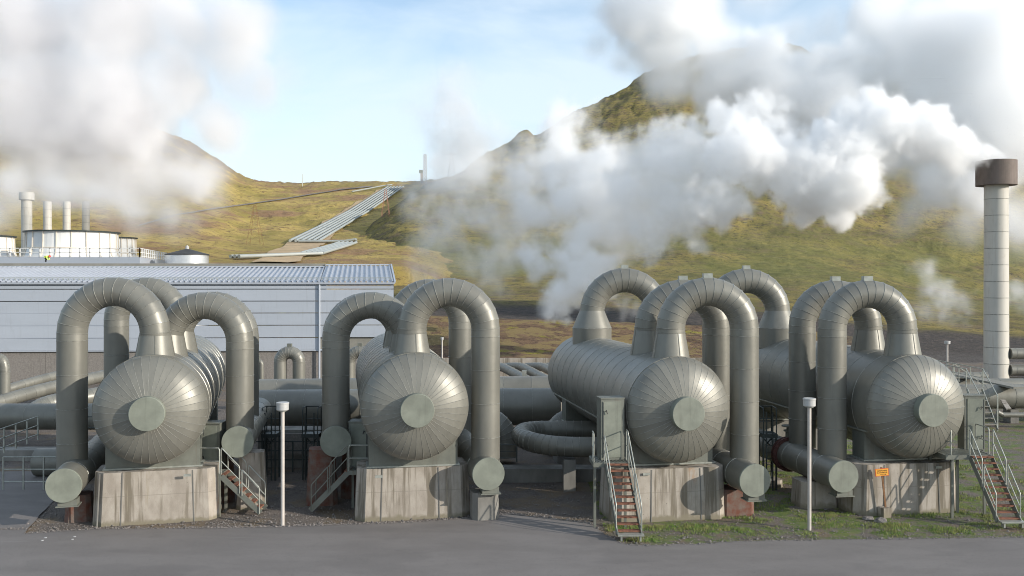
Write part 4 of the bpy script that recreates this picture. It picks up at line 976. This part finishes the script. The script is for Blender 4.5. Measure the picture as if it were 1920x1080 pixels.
# ================================================================== HILL FEATURES
# pipelines running down the hill
def run(pts, n, sp, r, label, lift=1.2):
    base = [vinv(*p) for p in pts]; t = thing('hill_pipeline', label, 'pipeline', base[0], 'pipelines on the hill')
    for k in range(n):
        off = (k - (n - 1) / 2) * sp; q = []
        for i, p in enumerate(base):
            d = (base[min(i + 1, len(base) - 1)] - base[max(i - 1, 0)]); d.z = 0; d.normalize()
            q.append(p + Vector((d.y, -d.x, 0)) * off + Vector((0, 0, lift)))
        MB().tube(q, r, 10).build('pipe', 'pipeg', t)
    return t
def lin(a, b, n): return [(a[0] + (b[0] - a[0]) * k / n, a[1] + (b[1] - a[1]) * k / n) for k in range(n + 1)]
run(lin((571, 457), (672, 400), 8) + lin((672, 400), (742, 353), 8)[1:], 6, 1.9, .50, 'six pale green pipes climbing the hill in a broad band', 1.0)
run(lin((562, 457.5), (668, 457.0), 6), 3, 1.2, .45, 'short level pipes crossing below the hill band', .8)
run(lin((585, 480), (652, 460), 5), 5, 1.4, .42, 'pale green pipes on the lower slope before the hall', .8)
run(lin((440, 487), (600, 480.5), 6), 3, 1.2, .45, 'level pale pipes just above the hall roof', .8)
run([(660, 363.5), (690, 358.5), (715, 354), (735, 351.5)], 1, 1, .4, 'single thin white pipe curving to the top of the band', 1.6)
def lattice(p, h, wd, label, m='tower', arms=True, k0=.10):
    t = thing('lattice_pylon', label, 'pylon', p, 'lattice pylons on the hill'); mb = MB(); up = Vector((0, 0, 1)); lv = [0, .28, .5, .68, .83, 1]
    cn = lambda f, i: p + Vector(((1, -1, -1, 1)[i] * wd / 2 * (1 - f * .88), (1, 1, -1, -1)[i] * wd / 2 * (1 - f * .88), h * f))
    for a, b in zip(lv, lv[1:]):
        for i in range(4):
            mb.bar(cn(a, i), cn(b, i), k0 * 2); mb.bar(cn(a, i), cn(b, (i + 1) % 4), k0); mb.bar(cn(b, i), cn(b, (i + 1) % 4), k0)
    mb.build('mast', m, t)
    if arms:
        ar = MB()
        for f, l in ((.80, .34), (.97, .22)): ar.bar(p + Vector((-h * l, 0, h * f)), p + Vector((h * l, 0, h * f)), k0 * 2); ar.bar(p + Vector((-h * l, 0, h * f)), p + Vector((0, 0, h * (f + .06))), k0); ar.bar(p + Vector((h * l, 0, h * f)), p + Vector((0, 0, h * (f + .06))), k0)
        ar.build('crossarm', m, t)
def minv(px, y):
    lo, hi_ = 138.0, 600.0
    for _ in range(40):
        m_ = (lo + hi_) / 2
        if my(px, m_) > y: lo = m_
        else: hi_ = m_
    p = P(px, my(px, lo), lo); p.z += mz(p, px, lo); return p
lattice(minv(702, 417), 9, 3.0, 'rust red lattice pylon left of a pair on the hill', k0=.045, arms=False)
lattice(minv(723, 414), 11, 3.2, 'taller rust red lattice pylon right of a pair on the hill', k0=.045, arms=False)
p = vinv(478, 460); lattice(p, 13, 4.5, 'faint brown pylon against the yellow hillside', m='wood', k0=.03)
p = vinv(567, 348); t = thing('antenna_mast', 'single thin mast on the ridge against the sky', 'mast', p); MB().tube([p, p + Vector((0, 0, 8.0))], [.28, .16], 8).build('mast', 'galv', t)
p = vinv(797, 344); p.z -= 1; t = thing('drilling_rig', 'pale drilling rig on the ridge against the sky', 'drilling rig', p)
mb = MB(); 
for i in range(10):
    z0, z1 = p.z + i * 2.0, p.z + (i + 1) * 2.0
    for (sx, sy) in ((1, 1), (-1, 1), (-1, -1), (1, -1)): mb.bar((p.x + sx * .75, p.y + sy * .75, z0), (p.x + sx * .75, p.y + sy * .75, z1), .35)
    mb.bar((p.x - .75, p.y - .75, z0), (p.x + .75, p.y - .75, z1), .3); mb.bar((p.x - .75, p.y - .75, z1), (p.x + .75, p.y - .75, z1), .3)
mb.build('mast', 'rig', t); MB().box(p + Vector((-2.2, 0, 3.5)), (1.5, 2, 9)).build('tower', 'rig', t); MB().box(p + Vector((-2.6, 0, 9)), (2.4, 2, 2)).build('cabin', 'galv', t)
p = P(847, 335, 560); lattice(p - Vector((0, 0, 4)), 19, 6, 'very faint pylon in steam on the ridge', m='rig', k0=.08)

# ================================================================== LOOSE GROUND DETAIL
rng = random.Random(3)
def on_road(x, y):
    for (a, b) in zip(EP, EP[1:]):
        if a[0] <= x <= b[0]: return y < a[1] + (b[1] - a[1]) * (x - a[0]) / (b[0] - a[0] + 1e-6)
    return False
EP = [(q.x, q.y) for q in pts_edge] if 'pts_edge' in globals() else None
EP = []
for (a, b) in zip(edge[6:], edge[7:]):
    A, B = G(*a), G(*b); EP += [(A.x, A.y), (B.x, B.y)]
EP.sort()
def gz(x, y): return -0.03 + .05 * noise.fractal(Vector((x * .5, y * .5, 0)), 1, 2, 4) if y >= 34 else min(-.02, -0.03 + .05 * noise.fractal(Vector((x * .5, y * .5, 0)), 1, 2, 4))
st = MB(); cnt = 0
while cnt < 9000:
    x = rng.uniform(-19, 22)
    ey = [b_ for (a_, b_) in EP if a_ <= x]; 
    y0 = 33.
    for (a, b) in zip(EP, EP[1:]):
        if a[0] <= x <= b[0]: y0 = a[1] + (b[1] - a[1]) * (x - a[0]) / (b[0] - a[0] + 1e-6); break
    u = rng.random(); y = y0 - .12 + (u ** 2.2) * (7 if x < 3 else 9)
    s_ = rng.uniform(.012, .035) * (1.9 if rng.random() < .07 else 1) * (1.3 if rng.random() < .01 else 1)
    if x > 3 and rng.random() < .35: continue
    a = rng.uniform(0, 6.28); c = Vector((x, y, gz(x, y) + s_ * .3 if y > y0 + .1 else .016)); vs = []
    for k in range(5): vs.append(c + Vector((s_ * math.cos(a + k * 1.256) * rng.uniform(.7, 1.3), s_ * math.sin(a + k * 1.256) * rng.uniform(.7, 1.3), 0)))
    vs.append(c + Vector((rng.uniform(-.3, .3) * s_, 0, s_ * rng.uniform(.6, 1.1))))
    st.add(vs, [(k, (k + 1) % 5, 5) for k in range(5)]); cnt += 1
top_mesh(st, 'gravel', 'stone', 'loose dark and pale gravel along the asphalt edge and yard', 'gravel', kind='stuff')
gr = MB(); cnt = 0
while cnt < 26000:
    x = rng.uniform(3.3, 24); y0 = 31.6; y = rng.uniform(31.4, 50)
    if y > 36 and rng.random() < .45: continue
    for (a, b) in zip(EP, EP[1:]):
        if a[0] <= x <= b[0]: y0 = a[1] + (b[1] - a[1]) * (x - a[0]) / (b[0] - a[0] + 1e-6); break
    if y < y0 + .15 + .5 * rng.random(): continue
    dn = noise.fractal(Vector((x * .55, y * .8, 4.0)), .8, 2.2, 5)
    if dn < .05: continue
    for q in range(3):
        a = rng.uniform(0, 6.28); h = rng.uniform(.03, .075) * (1 + 1.5 * max(0, dn)); bx, by_ = x + rng.uniform(-.06, .06), y + rng.uniform(-.06, .06); z = gz(bx, by_)
        wv = rng.uniform(.005, .012); ln = rng.uniform(-.04, .04)
        gr.add([(bx - wv * math.cos(a), by_ - wv * math.sin(a), z), (bx + wv * math.cos(a), by_ + wv * math.sin(a), z), (bx + ln, by_ + ln * .5, z + h)], [(0, 1, 2)])
    cnt += 1
top_mesh(gr, 'grass', 'leaf', 'patchy short green grass around the right tanks', 'grass', kind='stuff')
for (x, y, s_, l) in ((1651, 978, .22, 'grey rock in the grass before the orange sign'), (1628, 973, .18, 'smaller pale rock in the grass left of the sign foot'), (1300, 967, .14, 'rock in the grass beside the third block')):
    c = G(x, y); mb = MB(); v = []; fcs = []
    for i in range(5):
        for k in range(8):
            th = math.pi * i / 4; a = 2 * math.pi * k / 8; rr = s_ * (1 + .35 * noise.noise(Vector((x + math.cos(a) * math.sin(th), math.sin(a) * math.sin(th), math.cos(th) * 1.3)) * 1.7)); v.append(c + Vector((rr * math.sin(th) * math.cos(a) * 1.2, rr * math.sin(th) * math.sin(a), rr * math.cos(th) * .7)))
    fcs = [(i * 8 + k, i * 8 + (k + 1) % 8, (i + 1) * 8 + (k + 1) % 8, (i + 1) * 8 + k) for i in range(4) for k in range(8)]
    o = mb.add(v, fcs).build('rock', 'stone'); tag(o, l, 'rock', 'loose rocks')
# white survey dots on the road
for (x, y, l) in ((85.5, 1008, 'leftmost'), (79.5, 1013, 'lower left'), (140, 1006, 'upper right'), (136, 1011, 'lower right')):
    c = G(x, y, .012); o = MB().lathe(c, (0, 0, 1), [(.004, .001), (.004, .045), (-.01, .05)], 12, False).build('paint_dot', 'white'); tag(o, l + ' of the small white paint dots on the road', 'paint mark', 'white paint dots on the asphalt')

# ================================================================== STEAM
def steam(name, blobs, label, voxel, dens, nscale, namp, soft=.45, col=(1, 1, 1), detail=5, aniso=0.0, warp=0.0, absb=None, pad=2.5, stretch=None, rgh=.66):
    """blobs: (px, py, Z, radius_m, density factor). A baked fog grid: distance to the nearest blob, broken up by noise."""
    C_ = [P(x, y, Z) for (x, y, Z, *_ ) in blobs]; R_ = [b[3] for b in blobs]; D_ = [b[4] if len(b) > 4 else 1.0 for b in blobs]
    me = bpy.data.meshes.new(name); me.from_pydata(C_, [], [])
    a1 = me.attributes.new('rad', 'FLOAT', 'POINT'); a2 = me.attributes.new('den', 'FLOAT', 'POINT')
    a1.data.foreach_set('value', R_); a2.data.foreach_set('value', D_)
    o = bpy.data.objects.new(name, me); S.collection.objects.link(o); tag(o, label, 'steam', kind='stuff')
    g = bpy.data.node_groups.new(name + '_fog', 'GeometryNodeTree'); g.interface.new_socket('Geometry', in_out='INPUT', socket_type='NodeSocketGeometry'); g.interface.new_socket('Geometry', in_out='OUTPUT', socket_type='NodeSocketGeometry')
    gi = g.nodes.new('NodeGroupInput'); gou = g.nodes.new('NodeGroupOutput')
    mn = Vector((min(c.x - r for c, r in zip(C_, R_)), min(c.y - r for c, r in zip(C_, R_)), min(c.z - r for c, r in zip(C_, R_)))) - Vector((pad,) * 3)
    mxx = Vector((max(c.x + r for c, r in zip(C_, R_)), max(c.y + r for c, r in zip(C_, R_)), max(c.z + r for c, r in zip(C_, R_)))) + Vector((pad,) * 3)
    vc = g.nodes.new('GeometryNodeVolumeCube'); vc.inputs['Min'].default_value = mn; vc.inputs['Max'].default_value = mxx
    for ax, k in (('X', 0), ('Y', 1), ('Z', 2)): vc.inputs['Resolution ' + ax].default_value = max(8, int((mxx[k] - mn[k]) / voxel))
    LK = g.links.new
    pos = g.nodes.new('GeometryNodeInputPosition')
    def noi(sc, det, dim_off=0.0):
        mp = g.nodes.new('ShaderNodeVectorMath'); mp.operation = 'MULTIPLY_ADD'; LK(pos.outputs[0], mp.inputs[0]); mp.inputs[1].default_value = stretch or (1, 1, 1); mp.inputs[2].default_value = (dim_off, 0, 0)
        n = g.nodes.new('ShaderNodeTexNoise'); n.inputs['Scale'].default_value = sc; n.inputs['Detail'].default_value = det; n.inputs['Roughness'].default_value = rgh; LK(mp.outputs[0], n.inputs['Vector']); return n
    def mth(op, a, b=None, c=None, clamp=False):
        n = g.nodes.new('ShaderNodeMath'); n.operation = op; n.use_clamp = clamp
        for i, v in enumerate((a, b, c)):
            if v is None: continue
            if isinstance(v, (int, float)): n.inputs[i].default_value = v
            else: LK(v, n.inputs[i])
        return n.outputs[0]
    wn = noi(nscale * .6, 5, 31.0)
    wv = g.nodes.new('ShaderNodeVectorMath'); wv.operation = 'SUBTRACT'; LK(wn.outputs['Color'], wv.inputs[0]); wv.inputs[1].default_value = (.5, .5, .5)
    ws = g.nodes.new('ShaderNodeVectorMath'); ws.operation = 'SCALE'; LK(wv.outputs[0], ws.inputs[0])
    wp_ = g.nodes.new('ShaderNodeVectorMath'); wp_.operation = 'ADD'; LK(pos.outputs[0], wp_.inputs[0]); LK(ws.outputs[0], wp_.inputs[1])
    def samp(attr, idx, vec=False):
        s_ = g.nodes.new('GeometryNodeSampleIndex'); s_.data_type = 'FLOAT_VECTOR' if vec else 'FLOAT'; LK(gi.outputs[0], s_.inputs['Geometry']); LK(idx, s_.inputs['Index'])
        if vec: p_ = g.nodes.new('GeometryNodeInputPosition'); LK(p_.outputs[0], s_.inputs['Value'])
        else: na = g.nodes.new('GeometryNodeInputNamedAttribute'); na.inputs['Name'].default_value = attr; LK(na.outputs[0], s_.inputs['Value'])
        return s_.outputs[0]
    sn0 = g.nodes.new('GeometryNodeSampleNearest'); LK(gi.outputs[0], sn0.inputs['Geometry']); LK(pos.outputs[0], sn0.inputs['Sample Position'])
    LK(mth('MULTIPLY', samp('rad', sn0.outputs[0]), warp * len(R_) / sum(R_)), ws.inputs['Scale'])
    sn = g.nodes.new('GeometryNodeSampleNearest'); LK(gi.outputs[0], sn.inputs['Geometry']); LK(wp_.outputs[0], sn.inputs['Sample Position'])
    dv_ = g.nodes.new('ShaderNodeVectorMath'); dv_.operation = 'DISTANCE'; LK(wp_.outputs[0], dv_.inputs[0]); LK(samp('', sn.outputs[0], True), dv_.inputs[1])
    q = mth('DIVIDE', dv_.outputs['Value'], samp('rad', sn.outputs[0]))
    nz = noi(nscale, detail); val = mth('SUBTRACT', nz.outputs[0], .5); val = mth('MULTIPLY', val, namp)
    f = mth('SUBTRACT', 1.0, q); f = mth('ADD', f, val); f = mth('DIVIDE', f, soft, clamp=True)
    f = mth('MULTIPLY', f, f)
    f = mth('MULTIPLY', f, samp('den', sn.outputs[0])); LK(f, vc.inputs['Density'])
    sm = g.nodes.new('GeometryNodeSetMaterial'); LK(vc.outputs[0], sm.inputs['Geometry'])
    m = bpy.data.materials.new(name + '_vapour'); m.use_nodes = True; t = m.node_tree; t.nodes.remove(t.nodes['Principled BSDF'])
    pv = t.nodes.new('ShaderNodeVolumePrincipled'); pv.inputs['Color'].default_value = (*col, 1); pv.inputs['Density'].default_value = dens; pv.inputs['Anisotropy'].default_value = aniso
    t.links.new(pv.outputs[0], t.nodes['Material Output'].inputs['Volume']); sm.inputs['Material'].default_value = m
    me.materials.append(m)
    LK(sm.outputs[0], gou.inputs[0]); md = o.modifiers.new('fog', 'NODES'); md.node_group = g
    return o
plume = [(1880, 297, 84, .7), (1862, 297, 84, .9), (1845, 297, 83.9, 1.2), (1825, 300, 83.8, 1.5), (1800, 292, 83.6, 2.0), (1775, 276, 83.5, 2.4), (1745, 258, 83.4, 2.7), (1715, 240, 83.3, 2.5), (1735, 225, 83, 1.6), (1690, 250, 83.5, 2.6), (1665, 225, 83.5, 3.0), (1642, 200, 83.5, 1.9), (1635, 245, 84, 3.1), (1605, 262, 84, 3.3), (1585, 215, 84, 1.6),
  (1575, 285, 84.5, 3.5), (1550, 265, 84.5, 2.6), (1540, 315, 85, 3.8), (1505, 300, 85, 3.4), (1600, 320, 84, 2.8), (1640, 290, 84, 2.2), (1590, 350, 84, 2.8), (1560, 375, 84, 2.6), (1565, 395, 84, 1.6), (1520, 360, 85, 3.0), (1480, 335, 85, 3.3), (1440, 310, 86, 3.6), (1445, 345, 86, 2.2),
  (1410, 270, 86, 3.3), (1385, 240, 86, 2.9), (1345, 222, 86, 1.6), (1400, 310, 86, 4.0), (1355, 290, 87, 4.2), (1310, 275, 88, 3.4), (1330, 330, 87, 4.2), (1285, 310, 89, 4.0), (1250, 275, 90, 3.2), (1240, 320, 91, 4.0), (1200, 300, 92, 3.4), (1290, 365, 88, 4.2), (1260, 400, 89, 4.0), (1230, 360, 91, 4.0), (1290, 430, 88, 2.9), (1310, 458, 88, 1.7), (1235, 435, 90, 3.2), (1225, 475, 90, 2.2), (1180, 350, 93, 3.6), (1190, 400, 92, 3.4), (1350, 375, 87, 2.8), (1222, 492, 90, 1.2)]
plume = [(x, y, z, r * (1.12 if x > 1330 else .9), d) for (x, y, z, r, d) in [(*p, 1.0 if p[0] > 1480 else .6 if p[0] > 1330 else .32) for p in plume]]
steam('steam', plume, 'dense bright white steam plume blowing left from the brown stack head', .20, 1.35, .36, 1.9, soft=.38, detail=9, warp=9)
mid = [(1068, 608, 96, .8), (1060, 590, 96, 1.5), (1045, 570, 96, 2.2), (1075, 560, 96, 2.0), (1055, 540, 96, 3.0), (1090, 520, 96, 3.2), (1110, 500, 96, 3.0), (1060, 500, 97, 2.8), (1040, 480, 98, 2.6), (1085, 475, 97, 2.4), (1010, 500, 98, 1.8), (1000, 470, 99, 2.2), (1130, 540, 96, 2.2), (1170, 570, 97, 1.6, .35), (1190, 580, 97, 1.2, .3),
  (1080, 440, 99, 3.4, .5), (1060, 400, 100, 4.4, .5), (1110, 400, 99, 4.2, .5), (1050, 360, 100, 4.8, .55), (1100, 350, 99, 5.0, .6), (1040, 320, 101, 4.8, .6), (1080, 300, 100, 4.6, .6), (1045, 280, 101, 4.4, .6), (1060, 245, 101, 4.0, .55), (1065, 215, 101, 3.4, .45), (1050, 190, 101, 2.4, .25), (1015, 290, 102, 3.4, .35), (1000, 340, 102, 3.8, .4), (1020, 390, 101, 4.0, .4), (1140, 300, 98, 3.6, .5), (1150, 360, 97, 3.8, .5), (1140, 430, 97, 3.6, .35)]
mid = [(x, y, z, r * 1.05, (q[0] if q else 1.0)) for (x, y, z, r, *q) in mid]
steam('steam', mid, 'grey white steam rising from the ground between the second and third tanks', .24, 1.6, .30, 2.2, soft=.9, detail=7, warp=9)
wis = [(960, 330, 108, 4.5), (940, 300, 110, 3.4), (900, 330, 110, 4.2), (870, 360, 110, 4.4), (850, 400, 109, 3.8), (900, 390, 108, 4.2), (930, 420, 106, 4.4), (860, 440, 108, 3.6), (830, 470, 108, 3.6), (800, 490, 108, 3.0), (780, 510, 108, 2.2), (870, 480, 107, 3.2), (910, 500, 105, 2.8), (905, 530, 104, 2.0), (960, 445, 104, 3.6), (990, 420, 103, 3.6), (970, 380, 105, 4.0), (800, 370, 112, 3.6), (830, 340, 112, 3.2), (785, 410, 111, 2.4), (920, 465, 105, 3.2), (960, 500, 103, 2.2), (940, 550, 102, 1.6), (1160, 450, 100, 4.4), (1180, 420, 100, 4.6)]
wis = [(x, y, z, r * 1.2, 1.0) for (x, y, z, r) in wis]
steam('steam', wis, 'thin torn grey steam drifting over the dark slope in the centre', .30, .27, .24, 3.4, soft=1.0, detail=8, warp=11)
puf = [(860, 200, 150, 7), (830, 220, 150, 6.5), (880, 230, 150, 8), (905, 255, 150, 6), (860, 260, 150, 8), (820, 255, 150, 5), (880, 290, 150, 6), (850, 310, 150, 5), (790, 230, 150, 4, .5), (930, 245, 150, 4, .5), (800, 200, 150, 5, .4)]
puf = [(x, y, z, r * 1.15, (q[0] if q else 1.0)) for (x, y, z, r, *q) in puf]
steam('steam', puf, 'soft grey puff of steam floating over the ridge in the centre', .8, .20, .12, 2.2, soft=.9, detail=6, warp=22)
lf = []
for (x, y, r, d) in ((60, 240, 90, 1.3), (150, 240, 90, 1.3), (250, 235, 85, 1.3), (100, 300, 75, 1.2), (200, 310, 70, 1.1), (280, 320, 60, .9), (60, 60, 95, 1), (200, 60, 100, 1), (330, 60, 90, .5), (420, 100, 80, .35), (60, 180, 100, 1), (200, 180, 100, 1), (330, 180, 80, .8), (440, 160, 60, .3), (520, 130, 50, .12), (80, 290, 80, .9), (200, 290, 85, 1), (300, 280, 75, 1), (360, 290, 45, .6), (240, 360, 55, .6), (310, 350, 50, .5), (170, 345, 50, .35), (270, 410, 38, .35), (350, 400, 30, .2), (210, 400, 32, .3), (330, 440, 22, .2), (0, 0, 110, 1), (-120, 60, 120, 1), (-120, 220, 110, 1), (20, 350, 45, .5), (-60, 380, 60, .6), (130, 370, 30, .4), (340, 320, 50, .9), (370, 340, 45, .9), (400, 310, 40, .5), (330, 400, 38, .7), (400, 370, 32, .3), (270, 400, 40, .9), (430, 60, 80, .6), (480, 150, 60, .4), (420, 230, 60, .6), (400, 20, 80, .3), (250, -40, 110, .8), (-100, -60, 120, 1)):
    Z_ = 212 if y < 330 else 204; lf.append((x, y, Z_, r * Z_ / F * 1.45, d))
for (x, y, r, d) in ((30, 340, 45, .5), (110, 355, 46, .6), (175, 375, 46, .7), (235, 395, 44, .6), (295, 415, 38, .45), (350, 425, 32, .3), (10, 400, 40, .4)): lf.append((x, y, 163, r * 163 / F * 1.3, d))
steam('steam', lf, 'huge soft white steam cloud filling the upper left over the far stacks', 1.5, .42, .05, 1.1, soft=.95, detail=7, warp=20, pad=6, col=(.955, .95, .955))
rg = []
for (x, y, r, d) in ((1250, 60, 110, .8), (1180, 40, 80, .6), (1350, 150, 80, .8), (1450, 190, 80, 1), (1560, 190, 80, 1), (1680, 130, 90, 1), (1640, 60, 70, .8), (1780, 80, 110, 1), (1900, 80, 110, 1), (1900, 230, 110, 1), (1780, 240, 90, 1), (1680, 280, 80, 1), (1750, 350, 75, .9), (1850, 370, 85, .8), (1920, 420, 60, .5), (1700, 400, 40, .4), (1560, 290, 60, .7), (1300, 10, 90, .7), (1420, -20, 60, .15), (1260, 180, 50, .5), (1180, 130, 45, .35), (1130, 90, 40, .3), (1500, 120, 40, .35), (1600, 150, 50, .6), (1380, 90, 60, .5), (1450, 130, 60, .8), (1530, 140, 60, .8), (1600, 100, 55, .6), (1470, 75, 50, .25), (1550, 70, 50, .25), (1420, 105, 75, 1.3), (1500, 125, 75, 1.3), (1580, 130, 70, 1.3), (1660, 120, 70, 1.2), (1740, 160, 80, 1.2), (1380, 150, 70, 1.2), (1320, 60, 60, .8), (1250, 120, 50, .5), (1820, 430, 40, .3), (1620, 330, 40, .3)):
    Z_ = 118; rg.append((x, y, Z_ + (x - 1500) * -.02, r * Z_ / F * 1.45, d))
steam('steam', rg, 'broad grey steam bank hiding the upper right mountain', 1.0, 1.05, .075, 1.6, soft=.9, detail=6, warp=22, pad=4, col=(1, 1, 1))
sm_ = [(1735, 510, 100, 1.4), (1755, 545, 100, 1.8), (1770, 575, 100, 2.0), (1800, 580, 100, 1.6), (1740, 580, 100, 1.4), (1900, 555, 98, 1.8), (1930, 560, 98, 2.2), (1885, 565, 98, 1.0)]
sm_ = [(x, y, z, r * 1.3, 1) for (x, y, z, r) in sm_]
steam('steam', sm_, 'small faint steam wisps over the green slope near the tall stack', .3, .4, .5, 3.4, soft=1.0, detail=6, warp=2.5)
